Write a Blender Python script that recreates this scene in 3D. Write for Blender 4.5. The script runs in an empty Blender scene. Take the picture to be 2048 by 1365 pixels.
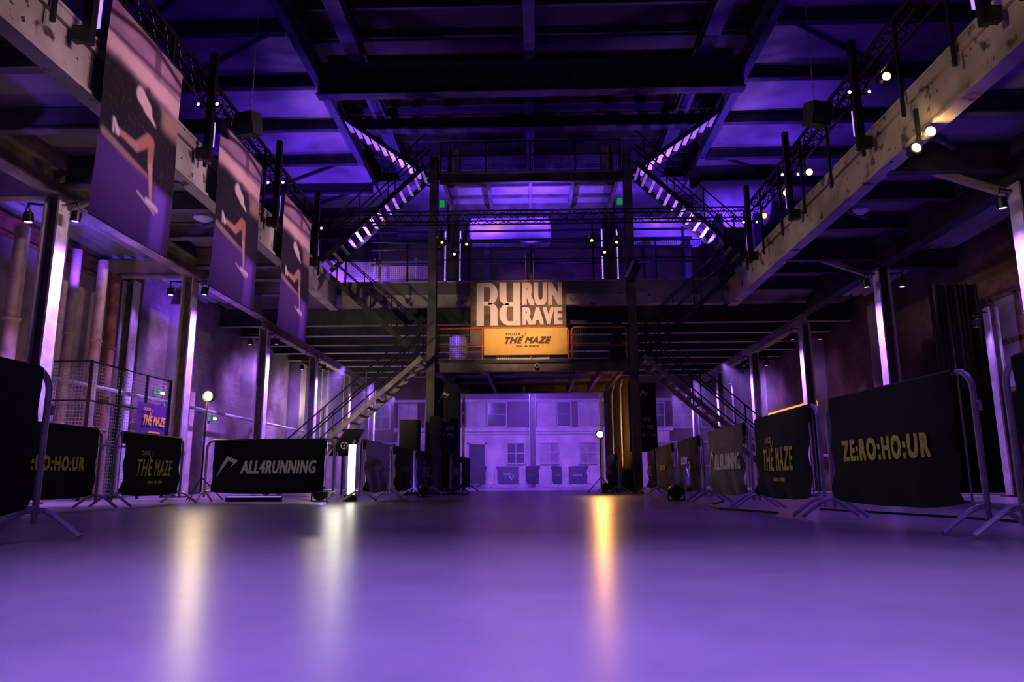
import bpy, math, random
from math import sin, cos, pi, radians, atan2, hypot, floor as ffloor
from mathutils import Vector, Matrix, Euler, noise

random.seed(7)
C = bpy.context.scene.collection
S = bpy.context.scene

# ------------------------------------------------------------------ camera, world, exposure
cam_d = bpy.data.cameras.new('camera')
cam = bpy.data.objects.new('camera', cam_d)
C.objects.link(cam)
cam_d.sensor_width = 36.0
cam_d.lens = 1450 / 2048 * 36.0
cam_d.clip_end = 200
CAM_Z = 0.36
cam.matrix_world = (Matrix.Translation((0, 0, CAM_Z)) @ Matrix.Rotation(radians(1.6), 4, 'Z')
                    @ Matrix.Rotation(radians(90 + 10.9), 4, 'X') @ Matrix.Rotation(radians(-0.25), 4, 'Z'))
S.camera = cam
w = bpy.data.worlds.new('world')
S.world = w
w.use_nodes = True
w.node_tree.nodes['Background'].inputs[0].default_value = (0.10, 0.03, 0.5, 1)
w.node_tree.nodes['Background'].inputs[1].default_value = 0.004
S.view_settings.view_transform = 'Standard'
S.view_settings.look = 'None'
S.view_settings.gamma = 1.0
S.view_settings.exposure = 0.0
S.view_settings.use_curve_mapping = False
S.cycles.max_bounces = 6
S.cycles.diffuse_bounces = 3
S.cycles.glossy_bounces = 3
S.cycles.transmission_bounces = 4
S.cycles.volume_bounces = 0
S.cycles.sample_clamp_indirect = 3.0
S.cycles.use_denoising = True
S.cycles.caustics_reflective = False
S.cycles.caustics_refractive = False

PURPLE = (0.20, 0.055, 1.0)
BLUE = (0.05, 0.0, 1.0)
LILAC = (0.38, 0.16, 1.0)
WARM = (1.0, 0.62, 0.26)
ORANGE = (1.0, 0.42, 0.07)
CREAM = (1.0, 0.78, 0.42)


def spot(loc, target, energy, color, deg=60, blend=0.6, radius=0.08, parent=None):
    d = bpy.data.lights.new('spot_light', 'SPOT')
    d.energy = energy
    d.color = color
    d.spot_size = radians(deg)
    d.spot_blend = blend
    d.shadow_soft_size = radius
    o = bpy.data.objects.new('spot_light', d)
    C.objects.link(o)
    o.matrix_world = Matrix.Translation(loc) @ (Vector(target) - Vector(loc)).to_track_quat('-Z', 'Y').to_matrix().to_4x4()
    return o


def point(loc, energy, color, radius=0.06):
    d = bpy.data.lights.new('point_light', 'POINT')
    d.energy = energy
    d.color = color
    d.shadow_soft_size = radius
    o = bpy.data.objects.new('point_light', d)
    C.objects.link(o)
    o.location = loc
    return o


# the stage wash: violet LED heads rigged high over the near end of the hall
for x in (-3.2, 0.0, 3.2):
    spot((x, -1.5, 7.2), (x * 0.6, 1.2, 0), 3100, (0.32, 0.175, 1.0), 50, 1.0, 0.25)
for x in (-2.4, 2.4):
    spot((x, 5.0, 7.2), (x, 7.2, 0), 420, PURPLE, 62, 1.0, 0.25)
# warm profile spots across the hall that light the two balcony fronts
for y in (5.5, 8.5, 11.5, 14.5, 17.5):
    spot((-5.6, y - 0.6, 7.3), (6, y + 0.6, 6.5), 800, (1.0, 0.70, 0.46), 22, 1.0, 0.1)
    spot((5.6, y - 0.6, 7.3), (-6, y + 0.6, 5.9), 1500, (1.0, 0.62, 0.82), 32, 1.0, 0.1)
for y in (8.6, 12.2, 15.8):
    spot((5.6, y + 1.3, 7.3), (-5.8, y + 1.3, 5.6), 1700, (1.0, 0.60, 0.84), 19, 0.9, 0.1)
    spot((1.0, y + 1.0, 6.9), (-5.8, y + 1.2, 4.5), 480, PURPLE, 24, 0.9, 0.1)
# added narrow white spots that brighten the printed barriers, no lamps built
for x, y, tx, ty, e, dg in ((-5.4, 6.0, 2.9, 6.0, 260, 13), (-5.4, 8.3, 2.8, 8.3, 240, 12), (-5.4, 10.5, 2.8, 10.6, 420, 12), (-5.4, 13.4, 2.85, 13.4, 240, 12), (-5.4, 16.0, 2.9, 16.2, 240, 12),
                            (-1.0, 4.0, -4.6, 12.7, 420, 14), (5.4, 10.0, -6.0, 11.4, 260, 11), (5.4, 8.2, -6.1, 9.1, 240, 11), (5.4, 13.5, -3.0, 14.0, 160, 10)):
    spot((x, y, 7.2), (tx, ty, 0.68), e, (1.0, 0.84, 0.72), dg, 1.0, 0.08)
for y in (12.0, 16.0):
    spot((0.0, y, 7.9), (0.0, y - 1.0, 12.2), 130, (0.08, 0.0, 1.0), 120, 0.8, 0.1)
# blue-violet uplights standing on the galleries, they colour the upper ceilings
for sx in (-1, 1):
    for y in (8.0, 12.5, 17.0):
        spot((sx * 7.6, y, 6.7), (sx * 7.2, y + 0.5, 11.5), 130, BLUE, 110, 0.8, 0.1)
    for y in (22.5, 26.0):
        spot((sx * 7.0, y, 6.8), (sx * 6.4, y + 0.6, 11.5), 1500, (0.12, 0.03, 1.0), 120, 0.8, 0.1)

# ------------------------------------------------------------------ materials


def mat(name, color, rough=0.6, metal=0.0, var=0.0, scale=4.0, bump=0.0, second=None, spec=0.5, detail=6.0, sub=None):
    m = bpy.data.materials.new(name)
    m.use_nodes = True
    nt = m.node_tree
    b = nt.nodes['Principled BSDF']
    b.inputs['Base Color'].default_value = (*color, 1)
    b.inputs['Roughness'].default_value = rough
    b.inputs['Metallic'].default_value = metal
    b.inputs['Specular IOR Level'].default_value = spec
    if var > 0 or bump > 0 or second:
        tc = nt.nodes.new('ShaderNodeTexCoord')
        n = nt.nodes.new('ShaderNodeTexNoise')
        n.inputs['Scale'].default_value = scale
        n.inputs['Detail'].default_value = detail
        nt.links.new(tc.outputs['Object'], n.inputs['Vector'])
        r = nt.nodes.new('ShaderNodeValToRGB')
        e = r.color_ramp.elements
        e[0].position = 0.38
        e[1].position = 0.62
        lo = second if second else tuple(c * (1 - var) for c in color)
        hi = color if second else tuple(min(1, c * (1 + var)) for c in color)
        e[0].color = (*lo, 1)
        e[1].color = (*hi, 1)
        nt.links.new(n.outputs['Fac'], r.inputs['Fac'])
        nt.links.new(r.outputs['Color'], b.inputs['Base Color'])
        if bump > 0:
            bp = nt.nodes.new('ShaderNodeBump')
            bp.inputs['Strength'].default_value = bump
            bp.inputs['Distance'].default_value = 0.02
            nt.links.new(n.outputs['Fac'], bp.inputs['Height'])
            nt.links.new(bp.outputs['Normal'], b.inputs['Normal'])
    return m


def emit(name, color, strength):
    m = bpy.data.materials.new(name)
    m.use_nodes = True
    nt = m.node_tree
    nt.nodes.clear()
    o = nt.nodes.new('ShaderNodeOutputMaterial')
    e = nt.nodes.new('ShaderNodeEmission')
    e.inputs[0].default_value = (*color, 1)
    e.inputs[1].default_value = strength
    nt.links.new(e.outputs[0], o.inputs[0])
    return m


def brick(name, c1, c2, mortar, scale=1.0):
    m = bpy.data.materials.new(name)
    m.use_nodes = True
    nt = m.node_tree
    b = nt.nodes['Principled BSDF']
    b.inputs['Roughness'].default_value = 0.85
    geo = nt.nodes.new('ShaderNodeNewGeometry')
    sep = nt.nodes.new('ShaderNodeSeparateXYZ')
    add = nt.nodes.new('ShaderNodeMath')
    add.operation = 'ADD'
    com = nt.nodes.new('ShaderNodeCombineXYZ')
    nt.links.new(geo.outputs['Position'], sep.inputs[0])
    nt.links.new(sep.outputs[0], add.inputs[0])
    nt.links.new(sep.outputs[1], add.inputs[1])
    nt.links.new(add.outputs[0], com.inputs[0])
    nt.links.new(sep.outputs[2], com.inputs[1])
    t = nt.nodes.new('ShaderNodeTexBrick')
    t.inputs['Color1'].default_value = (*c1, 1)
    t.inputs['Color2'].default_value = (*c2, 1)
    t.inputs['Mortar'].default_value = (*mortar, 1)
    t.inputs['Scale'].default_value = 2.2 * scale
    t.inputs['Mortar Size'].default_value = 0.009
    nt.links.new(com.outputs[0], t.inputs['Vector'])
    n = nt.nodes.new('ShaderNodeTexNoise')
    n.inputs['Scale'].default_value = 0.9
    n.inputs['Detail'].default_value = 8
    nt.links.new(geo.outputs['Position'], n.inputs['Vector'])
    r = nt.nodes.new('ShaderNodeValToRGB')
    r.color_ramp.elements[0].position = 0.35
    r.color_ramp.elements[0].color = (0.45, 0.42, 0.42, 1)
    r.color_ramp.elements[1].position = 0.65
    mx = nt.nodes.new('ShaderNodeMix')
    mx.data_type = 'RGBA'
    mx.blend_type = 'MULTIPLY'
    mx.inputs[0].default_value = 1.0
    nt.links.new(n.outputs['Fac'], r.inputs[0])
    nt.links.new(t.outputs['Color'], mx.inputs[6])
    nt.links.new(r.outputs[0], mx.inputs[7])
    nt.links.new(mx.outputs[2], b.inputs['Base Color'])
    bp = nt.nodes.new('ShaderNodeBump')
    bp.inputs['Strength'].default_value = 0.5
    bp.inputs['Distance'].default_value = 0.02
    nt.links.new(t.outputs['Fac'], bp.inputs['Height'])
    bp.invert = True
    nt.links.new(bp.outputs[0], b.inputs['Normal'])
    return m


def mesh_mat(name, color, cell, wire):
    """Woven wire: a square grid of wires, open between them (its own alpha, in object space)."""
    m = bpy.data.materials.new(name)
    m.use_nodes = True
    nt = m.node_tree
    b = nt.nodes['Principled BSDF']
    b.inputs['Base Color'].default_value = (*color, 1)
    b.inputs['Roughness'].default_value = 0.5
    geo = nt.nodes.new('ShaderNodeNewGeometry')
    sep = nt.nodes.new('ShaderNodeSeparateXYZ')
    nt.links.new(geo.outputs['Position'], sep.inputs[0])
    add = nt.nodes.new('ShaderNodeMath')
    nt.links.new(sep.outputs[0], add.inputs[0])
    nt.links.new(sep.outputs[1], add.inputs[1])
    outs = []
    for src in (add.outputs[0], sep.outputs[2]):
        d = nt.nodes.new('ShaderNodeMath')
        d.operation = 'PINGPONG'
        d.inputs[1].default_value = cell / 2
        nt.links.new(src, d.inputs[0])
        l = nt.nodes.new('ShaderNodeMath')
        l.operation = 'LESS_THAN'
        l.inputs[1].default_value = wire / 2
        nt.links.new(d.outputs[0], l.inputs[0])
        outs.append(l.outputs[0])
    mx = nt.nodes.new('ShaderNodeMath')
    mx.operation = 'MAXIMUM'
    nt.links.new(outs[0], mx.inputs[0])
    nt.links.new(outs[1], mx.inputs[1])
    nt.links.new(mx.outputs[0], b.inputs['Alpha'])
    return m


def vcol_mat(name, rough=0.55, spec=0.3):
    m = bpy.data.materials.new(name)
    m.use_nodes = True
    nt = m.node_tree
    b = nt.nodes['Principled BSDF']
    b.inputs['Roughness'].default_value = rough
    b.inputs['Specular IOR Level'].default_value = spec
    a = nt.nodes.new('ShaderNodeVertexColor')
    a.layer_name = 'print'
    nt.links.new(a.outputs['Color'], b.inputs['Base Color'])
    return m


def floor_mat():
    m = bpy.data.materials.new('polished_concrete')
    m.use_nodes = True
    nt = m.node_tree
    b = nt.nodes['Principled BSDF']
    geo = nt.nodes.new('ShaderNodeNewGeometry')
    n1 = nt.nodes.new('ShaderNodeTexNoise')
    n1.inputs['Scale'].default_value = 0.8
    n1.inputs['Detail'].default_value = 8
    n1.inputs['Roughness'].default_value = 0.65
    nt.links.new(geo.outputs['Position'], n1.inputs['Vector'])
    r = nt.nodes.new('ShaderNodeValToRGB')
    r.color_ramp.elements[0].position = 0.3
    r.color_ramp.elements[0].color = (0.25, 0.235, 0.225, 1)
    r.color_ramp.elements[1].position = 0.7
    r.color_ramp.elements[1].color = (0.40, 0.38, 0.36, 1)
    nt.links.new(n1.outputs['Fac'], r.inputs[0])
    nt.links.new(r.outputs[0], b.inputs['Base Color'])
    b.inputs['Roughness'].default_value = 0.29
    b.inputs['Specular IOR Level'].default_value = 0.45
    return m


def beam_mat():
    """Cream paint, flaking in patches to dark rust, with small black pocks."""
    m = mat('worn_cream_beam_paint', (0.56, 0.52, 0.46), 0.65, 0.0, 0.0, 0.9, 0.15, second=(0.30, 0.26, 0.21), detail=9)
    nt = m.node_tree
    b = nt.nodes['Principled BSDF']
    src = b.inputs['Base Color'].links[0].from_socket
    tc = nt.nodes.new('ShaderNodeTexCoord')
    last = src
    for scale, lo, hi, c in ((2.3, 0.60, 0.66, (0.07, 0.05, 0.035)), (7.0, 0.66, 0.70, (0.03, 0.024, 0.02))):
        n = nt.nodes.new('ShaderNodeTexNoise')
        n.inputs['Scale'].default_value = scale
        n.inputs['Detail'].default_value = 7
        nt.links.new(tc.outputs['Object'], n.inputs['Vector'])
        k = nt.nodes.new('ShaderNodeMapRange')
        k.inputs[1].default_value = lo
        k.inputs[2].default_value = hi
        nt.links.new(n.outputs['Fac'], k.inputs[0])
        mx = nt.nodes.new('ShaderNodeMix')
        mx.data_type = 'RGBA'
        nt.links.new(k.outputs[0], mx.inputs[0])
        nt.links.new(last, mx.inputs[6])
        mx.inputs[7].default_value = (*c, 1)
        last = mx.outputs[2]
    nt.links.new(last, b.inputs['Base Color'])
    return m


M = dict(
    floor=floor_mat(),
    steel=mat('dark_painted_steel', (0.035, 0.032, 0.034), 0.55, 0.0, 0.4, 3.0),
    bluelitsteel=mat('blue_lit_roof_steel', (0.05, 0.05, 0.085), 0.5, 0.0, 0.2, 3.0),  # steel tinted blue, the roof's blue light put into its colour
    black=mat('black_paint', (0.006, 0.006, 0.0065), 0.6),
    gear=mat('black_rig_metal', (0.02, 0.02, 0.022), 0.4, 0.3),
    column=mat('chipped_cream_paint', (0.62, 0.58, 0.55), 0.6, 0.0, 0.18, 5.0, 0.1),
    columnside=mat('weathered_column_steel', (0.09, 0.075, 0.055), 0.6, 0.0, 0.4, 6.0),
    beam=beam_mat(),
    beamdark=mat('grimy_beam_paint', (0.16, 0.14, 0.12), 0.65, 0.0, 0.35, 2.0, 0.1),
    redbeam=mat('rusty_red_primer', (0.25, 0.10, 0.06), 0.7, 0.0, 0.5, 3.0, 0.15),
    girder=mat('yellowed_girder_paint', (0.38, 0.32, 0.20), 0.65, 0.0, 0.35, 1.5, 0.1),
    concrete=mat('stained_concrete', (0.42, 0.38, 0.35), 0.85, 0.0, 0.35, 0.9, 0.2, detail=9),
    slab=mat('board_marked_concrete', (0.34, 0.31, 0.29), 0.85, 0.0, 0.0, 0.55, 0.2, second=(0.15, 0.135, 0.125), detail=10),
    corr=mat('corrugated_deck_metal', (0.45, 0.44, 0.44), 0.5, 0.2, 0.2, 1.0),
    roofdark=mat('black_roof_boards', (0.012, 0.012, 0.014), 0.8),
    brick=brick('painted_brick', (0.46, 0.38, 0.34), (0.36, 0.29, 0.26), (0.30, 0.27, 0.25)),
    brickdark=brick('dark_brick', (0.22, 0.13, 0.10), (0.16, 0.09, 0.07), (0.2, 0.18, 0.16)),
    plaster=mat('flaking_white_plaster', (0.70, 0.66, 0.64), 0.8, 0.0, 0.22, 1.1, 0.2, detail=9),
    frame=mat('white_window_paint', (0.6, 0.57, 0.54), 0.6, 0.0, 0.15, 6.0),
    glass=mat('dusty_window_glass', (0.06, 0.06, 0.075), 0.18, 0.0, 0.3, 3.0),
    glassl=mat('frosted_window_glass', (0.38, 0.35, 0.36), 0.35, 0.0, 0.3, 2.0),
    wood=mat('old_brown_wood', (0.20, 0.12, 0.07), 0.6, 0.0, 0.35, 5.0),
    galv=mat('galvanised_tube', (0.55, 0.54, 0.53), 0.42, 0.35, 0.15, 12.0),
    scrim=mat('black_mesh_fabric', (0.0095, 0.0092, 0.0095), 0.85, 0.0, 0.25, 30.0, 0.05),
    vinyl=mat('black_vinyl_fabric', (0.012, 0.012, 0.012), 0.36, 0.0, 0.2, 20.0),
    scrimgreylit=mat('grey_lit_mesh_fabric', (0.10, 0.10, 0.105), 0.7, 0.0, 0.25, 20.0),  # lighter copy of the black mesh, grey stands for light on it
    drape=mat('black_stage_drape', (0.03, 0.024, 0.018), 0.8, 0.0, 0.3, 4.0),
    yprint=mat('yellow_print', (0.85, 0.74, 0.10), 0.6),
    wprint=mat('white_print', (0.88, 0.82, 0.84), 0.6),
    gprint=mat('grey_print', (0.22, 0.21, 0.2), 0.6),
    dprint=mat('brown_black_print', (0.05, 0.022, 0.01), 0.6),
    redrail=mat('orange_red_rail_paint', (0.72, 0.17, 0.05), 0.45, 0.0, 0.2, 8.0),
    ybanner=mat('yellow_vinyl', (0.80, 0.50, 0.06), 0.55, 0.0, 0.1, 2.0),
    wboard=mat('white_board', (0.78, 0.74, 0.70), 0.6),
    runbg=mat('brown_crowd_photo', (0.20, 0.12, 0.055), 0.6, 0.0, 0.0, 2.2, 0.0, second=(0.045, 0.028, 0.018), detail=9),
    letter=mat('cream_letter_print', (0.85, 0.76, 0.70), 0.6),
    purplebanner=mat('purple_vinyl', (0.10, 0.03, 0.16), 0.5, 0.0, 0.15, 3.0),
    yellowbright=mat('bright_yellow_print', (0.9, 0.6, 0.10), 0.5),
    stair=mat('stair_steel', (0.30, 0.27, 0.24), 0.55, 0.0, 0.25, 4.0),
    tread=mat('worn_stair_tread', (0.55, 0.50, 0.48), 0.5, 0.0, 0.2, 5.0),
    tank=mat('boiler_shell', (0.55, 0.52, 0.52), 0.45, 0.1, 0.2, 1.5),
    wire=mesh_mat('wire_mesh', (0.12, 0.10, 0.09), 0.06, 0.012),
    wirefence=mesh_mat('fence_wire', (0.25, 0.22, 0.22), 0.07, 0.010),
    pink=mat('pink_grey_pipe_paint', (0.55, 0.40, 0.36), 0.5, 0.0, 0.2, 4.0),
    ledv=emit('violet_led_lens', (0.45, 0.25, 1.0), 14),
    ledtube=emit('violet_led_tube', (0.42, 0.22, 1.0), 1.6),
    warmlens=emit('warm_lamp_lens', (1.0, 0.60, 0.20), 6),
    warmdim=emit('dim_warm_lens', (1.0, 0.55, 0.18), 3),
    flood=emit('orange_flood_lens', (1.0, 0.55, 0.16), 75),
    creamlens=emit('cream_work_lamp_lens', (1.0, 0.86, 0.50), 12),
    whitepanel=emit('white_tube_light', (1.0, 0.95, 0.78), 4.0),
    green=emit('green_exit_glow', (0.03, 0.7, 0.14), 0.35),
    whitespot=emit('white_sign_lamp', (0.85, 0.85, 1.0), 5),
    orangesign=emit('orange_lit_strip', (1.0, 0.32, 0.03), 1.6),
    photo=vcol_mat('printed_runner_photo'),
)

# ------------------------------------------------------------------ mesh helpers


class MB:
    def __init__(self):
        self.v, self.f, self.mi = [], [], []
        self.cur = 0

    def add(self, vs, fs):
        b = len(self.v)
        self.v += [tuple(p) for p in vs]
        for f in fs:
            self.f.append(tuple(i + b for i in f))
            self.mi.append(self.cur)
        return self

    def box(self, x0, x1, y0, y1, z0, z1):
        vs = [(x, y, z) for z in (z0, z1) for y in (y0, y1) for x in (x0, x1)]
        return self.add(vs, [(0, 2, 3, 1), (4, 5, 7, 6), (0, 1, 5, 4), (2, 6, 7, 3), (0, 4, 6, 2), (1, 3, 7, 5)])

    def bar(self, p, q, wd, ht, up=(0, 0, 1)):
        p, q = Vector(p), Vector(q)
        d = (q - p).normalized()
        s = d.cross(Vector(up))
        if s.length < 1e-4:
            s = d.cross(Vector((1, 0, 0)))
        s.normalize()
        u = s.cross(d)
        vs = []
        for c in (p, q):
            for a, b in ((-1, -1), (1, -1), (1, 1), (-1, 1)):
                vs.append(c + s * (a * wd / 2) + u * (b * ht / 2))
        return self.add(vs, [(0, 1, 2, 3), (7, 6, 5, 4), (0, 4, 5, 1), (1, 5, 6, 2), (2, 6, 7, 3), (3, 7, 4, 0)])

    def ibeam(self, p, q, ht, wd, tf=0.03, tw=0.03, up=(0, 0, 1)):
        """I section from p to q; p, q run along the centre of the section."""
        p, q = Vector(p), Vector(q)
        d = (q - p).normalized()
        s = d.cross(Vector(up)).normalized()
        u = s.cross(d)
        pr = [(-wd / 2, -ht / 2), (wd / 2, -ht / 2), (wd / 2, -ht / 2 + tf), (tw / 2, -ht / 2 + tf), (tw / 2, ht / 2 - tf),
              (wd / 2, ht / 2 - tf), (wd / 2, ht / 2), (-wd / 2, ht / 2), (-wd / 2, ht / 2 - tf), (-tw / 2, ht / 2 - tf),
              (-tw / 2, -ht / 2 + tf), (-wd / 2, -ht / 2 + tf)]
        n = len(pr)
        vs = [c + s * a + u * b for c in (p, q) for a, b in pr]
        fs = [(i, (i + 1) % n, n + (i + 1) % n, n + i) for i in range(n)]
        for o in (0, n):
            for quad in ((0, 1, 2, 11), (2, 3, 10, 11), (3, 4, 9, 10), (4, 5, 8, 9), (5, 6, 7, 8)):
                fs.append(tuple(o + i for i in quad))
        return self.add(vs, fs)

    def tube(self, pts, r, n=8, closed=False):
        pts = [Vector(p) for p in pts]
        m = len(pts)
        prev = None
        vs, fs = [], []
        for i, p in enumerate(pts):
            a = pts[i - 1] if (i > 0 or closed) else p
            b = pts[(i + 1) % m] if (i < m - 1 or closed) else p
            d = (b - a).normalized()
            if prev is None:
                s = d.cross(Vector((0, 0, 1)))
                if s.length < 1e-3:
                    s = d.cross(Vector((0, 1, 0)))
                s.normalize()
            else:
                s = prev - d * prev.dot(d)
                s.normalize()
            prev = s
            u = d.cross(s)
            rr = r[i] if isinstance(r, (list, tuple)) else r
            for k in range(n):
                t = 2 * pi * k / n
                vs.append(p + s * (rr * cos(t)) + u * (rr * sin(t)))
        seg = m if closed else m - 1
        for i in range(seg):
            j = (i + 1) % m
            for k in range(n):
                fs.append((i * n + k, i * n + (k + 1) % n, j * n + (k + 1) % n, j * n + k))
        if not closed:
            fs.append(tuple(range(n - 1, -1, -1)))
            fs.append(tuple((m - 1) * n + k for k in range(n)))
        return self.add(vs, fs)

    def lathe(self, prof, o=(0, 0, 0), axis='Z', n=16):
        vs, fs = [], []
        for r, h in prof:
            for k in range(n):
                t = 2 * pi * k / n
                a, b = r * cos(t), r * sin(t)
                p = {'Z': (a, b, h), 'Y': (a, h, b), 'X': (h, a, b)}[axis]
                vs.append((p[0] + o[0], p[1] + o[1], p[2] + o[2]))
        for i in range(len(prof) - 1):
            for k in range(n):
                fs.append((i * n + k, i * n + (k + 1) % n, (i + 1) * n + (k + 1) % n, (i + 1) * n + k))
        fs.append(tuple(range(n)))
        fs.append(tuple((len(prof) - 1) * n + k for k in range(n)))
        return self.add(vs, fs)

    def grid(self, fn, nu, nv):
        vs = [fn(i / nu, j / nv) for j in range(nv + 1) for i in range(nu + 1)]
        fs = [(j * (nu + 1) + i, j * (nu + 1) + i + 1, (j + 1) * (nu + 1) + i + 1, (j + 1) * (nu + 1) + i) for j in range(nv) for i in range(nu)]
        return self.add(vs, fs)

    def prism(self, poly, fn, thick):
        """poly in 2D, fn maps (a, b, c) to 3D, c runs from 0 to thick."""
        n = len(poly)
        vs = [fn(a, b, 0) for a, b in poly] + [fn(a, b, thick) for a, b in poly]
        fs = [tuple(range(n)), tuple(range(2 * n - 1, n - 1, -1))]
        fs += [(i, (i + 1) % n, n + (i + 1) % n, n + i) for i in range(n)]
        return self.add(vs, fs)

    def mesh(self, name, mats, smooth=False):
        me = bpy.data.meshes.new(name)
        me.from_pydata(self.v, [], self.f)
        ms = mats if isinstance(mats, (list, tuple)) else [mats]
        for m in ms:
            me.materials.append(m)
        if len(ms) > 1:
            me.polygons.foreach_set('material_index', self.mi)
        if smooth:
            me.polygons.foreach_set('use_smooth', [True] * len(me.polygons))
            try:
                me.set_sharp_from_angle(angle=radians(40))
            except Exception:
                pass
        me.update()
        return me

    def build(self, name, mats, parent=None, smooth=False, label=None):
        return obj(name, self.mesh(name, mats, smooth), parent, label)


def obj(name, me, parent=None, label=None, loc=None, rot=None):
    o = bpy.data.objects.new(name, me)
    C.objects.link(o)
    if parent is not None:
        o.parent = parent
    if loc is not None:
        o.location = loc
    if rot is not None:
        o.rotation_euler = rot
    if label:
        o['label'] = label
    return o


def tag(o, label, cat, group=None, kind=None):
    o['label'] = label
    o['category'] = cat
    if group:
        o['group'] = group
    if kind:
        o['kind'] = kind
    return o


def thing(name, label, cat, loc=(0, 0, 0), rz=0.0, group=None, kind=None):
    o = bpy.data.objects.new(name, None)
    C.objects.link(o)
    o.empty_display_size = 0.2
    o.location = loc
    o.rotation_euler = (0, 0, rz)
    return tag(o, label, cat, group, kind)


def struct(o, label, cat):
    return tag(o, label, cat, None, 'structure')


CACHE = {}


def cached(key, fn):
    if key not in CACHE:
        CACHE[key] = fn()
    return CACHE[key]


# ------------------------------------------------------------------ lettering


def text2d(s, width, height, bold=0.0, shear=0.0, space=1.12):
    """Flat letter outlines, fitted to width x height, centred at 0."""
    cu = bpy.data.curves.new('lettering', 'FONT')
    cu.body = s
    cu.shear = shear
    cu.space_character = space
    cu.resolution_u = 3
    ob = bpy.data.objects.new('lettering', cu)
    me = bpy.data.meshes.new_from_object(ob)
    vs = [(v.co.x, v.co.y) for v in me.vertices]
    fs = [tuple(p.vertices) for p in me.polygons]
    bpy.data.objects.remove(ob)
    bpy.data.curves.remove(cu)
    bpy.data.meshes.remove(me)
    x0, x1 = min(p[0] for p in vs), max(p[0] for p in vs)
    y0, y1 = min(p[1] for p in vs), max(p[1] for p in vs)
    b = bold * 0.9 * (height / (y1 - y0))
    kx, ky = (width - 2 * b) / (x1 - x0), (height - 2 * b) / (y1 - y0)
    one = [((p[0] - (x0 + x1) / 2) * kx, (p[1] - (y0 + y1) / 2) * ky) for p in vs]
    if b <= 0:
        return one, fs
    av, af = [], []
    for n, (dx, dy) in enumerate(((-b, -b), (b, -b), (b, b), (-b, b), (0, 0))):
        k = len(av)
        av += [(p[0] + dx, p[1] + dy, n) for p in one]
        af += [tuple(i + k for i in f) for f in fs]
    return av, af


def T(key, *a, **k):
    return cached(('text', key, a, tuple(sorted(k.items()))), lambda: text2d(key, *a, **k))


def poly2d(*polys):
    vs, fs = [], []
    for p in polys:
        b = len(vs)
        vs += list(p)
        fs.append(tuple(range(b, b + len(p))))
    return vs, fs


def dashes(width, height, n=14):
    ps = []
    for i in range(n):
        if i in (5, 9):
            continue
        x = -width / 2 + width * i / n
        ps.append([(x, -height / 2), (x + width / n * 0.7, -height / 2), (x + width / n * 0.7, height / 2), (x, height / 2)])
    return poly2d(*ps)


# arrow-like sports mark: a slanted spike with a folded head
def spike_logo(wd, ht):
    P = [[(0.0, 0.0), (0.57, 0.80), (0.50, 1.0), (0.34, 0.72)], [(0.50, 1.0), (0.57, 0.80), (0.80, 0.70), (1.0, 0.80)],
         [(1.0, 0.80), (0.80, 0.70), (0.60, 0.46), (0.47, 0.34)]]
    return poly2d(*[[((a - 0.5) * wd, (b - 0.5) * ht) for a, b in p] for p in P])


def stroke(pts, hw):
    """Quads along a polyline; hw is the half width at each point."""
    ps = []
    for k in range(len(pts) - 1):
        a, b = Vector(pts[k]), Vector(pts[k + 1])
        d = (b - a).normalized()
        n = Vector((-d.y, d.x))
        e = d * 0.002
        ps.append([tuple(a - e - n * hw[k]), tuple(b + e - n * hw[k + 1]), tuple(b + e + n * hw[k + 1]), tuple(a - e + n * hw[k])])
    return ps


def block_r(wd, ht):
    """Tall block capital R: stem, round bowl, straight leg, outlined as even quads."""
    ps = [[(0, 0), (0.34, 0), (0.34, 1), (0, 1)]]

    def ring(cx, cy, rox, roy, rix, riy, t0, t1, n=8):
        for k in range(n):
            a, b = t0 + (t1 - t0) * k / n, t0 + (t1 - t0) * (k + 1) / n
            ps.append([(cx + rix * cos(a), cy + riy * sin(a)), (cx + rox * cos(a), cy + roy * sin(a)), (cx + rox * cos(b), cy + roy * sin(b)), (cx + rix * cos(b), cy + riy * sin(b))])
    ps.append([(0.34, 0.90), (0.55, 0.90), (0.55, 1.0), (0.34, 1.0)])
    ring(0.55, 0.76, 0.43, 0.24, 0.10, 0.14, pi / 2, 0)
    ps.append([(0.65, 0.72), (0.98, 0.72), (0.98, 0.76), (0.65, 0.76)])
    ring(0.55, 0.72, 0.43, 0.24, 0.10, 0.16, 0, -pi / 2)
    ps.append([(0.34, 0.46), (0.55, 0.46), (0.55, 0.56), (0.34, 0.56)])
    ring(0.55, 0.34, 0.43, 0.20, 0.10, 0.12, pi / 2, 0)
    ps.append([(0.65, 0.0), (0.98, 0.0), (0.98, 0.34), (0.65, 0.34)])
    return poly2d(*[[((a - 0.5) * wd, (b - 0.5) * ht) for a, b in p] for p in ps])


# tick-like mark: down stroke, up stroke and a hook
def tick_logo(wd, ht):
    P = [[(0.0, 0.55), (0.22, 0.62), (0.50, 0.22), (0.44, 0.0)], [(0.44, 0.0), (0.50, 0.26), (0.80, 0.80), (1.0, 0.70)],
         [(0.80, 0.80), (1.0, 0.70), (0.62, 1.0), (0.50, 0.92)]]
    return poly2d(*[[((a - 0.5) * wd, (b - 0.5) * ht) for a, b in p] for p in P])


def small_tick(wd, ht):
    P = [[(0.0, 0.45), (0.18, 0.52), (0.45, 0.18), (0.40, 0.0)], [(0.40, 0.0), (0.46, 0.24), (1.0, 1.0), (0.82, 1.0)]]
    return poly2d(*[[((a - 0.5) * wd, (b - 0.5) * ht) for a, b in p] for p in P])


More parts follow.
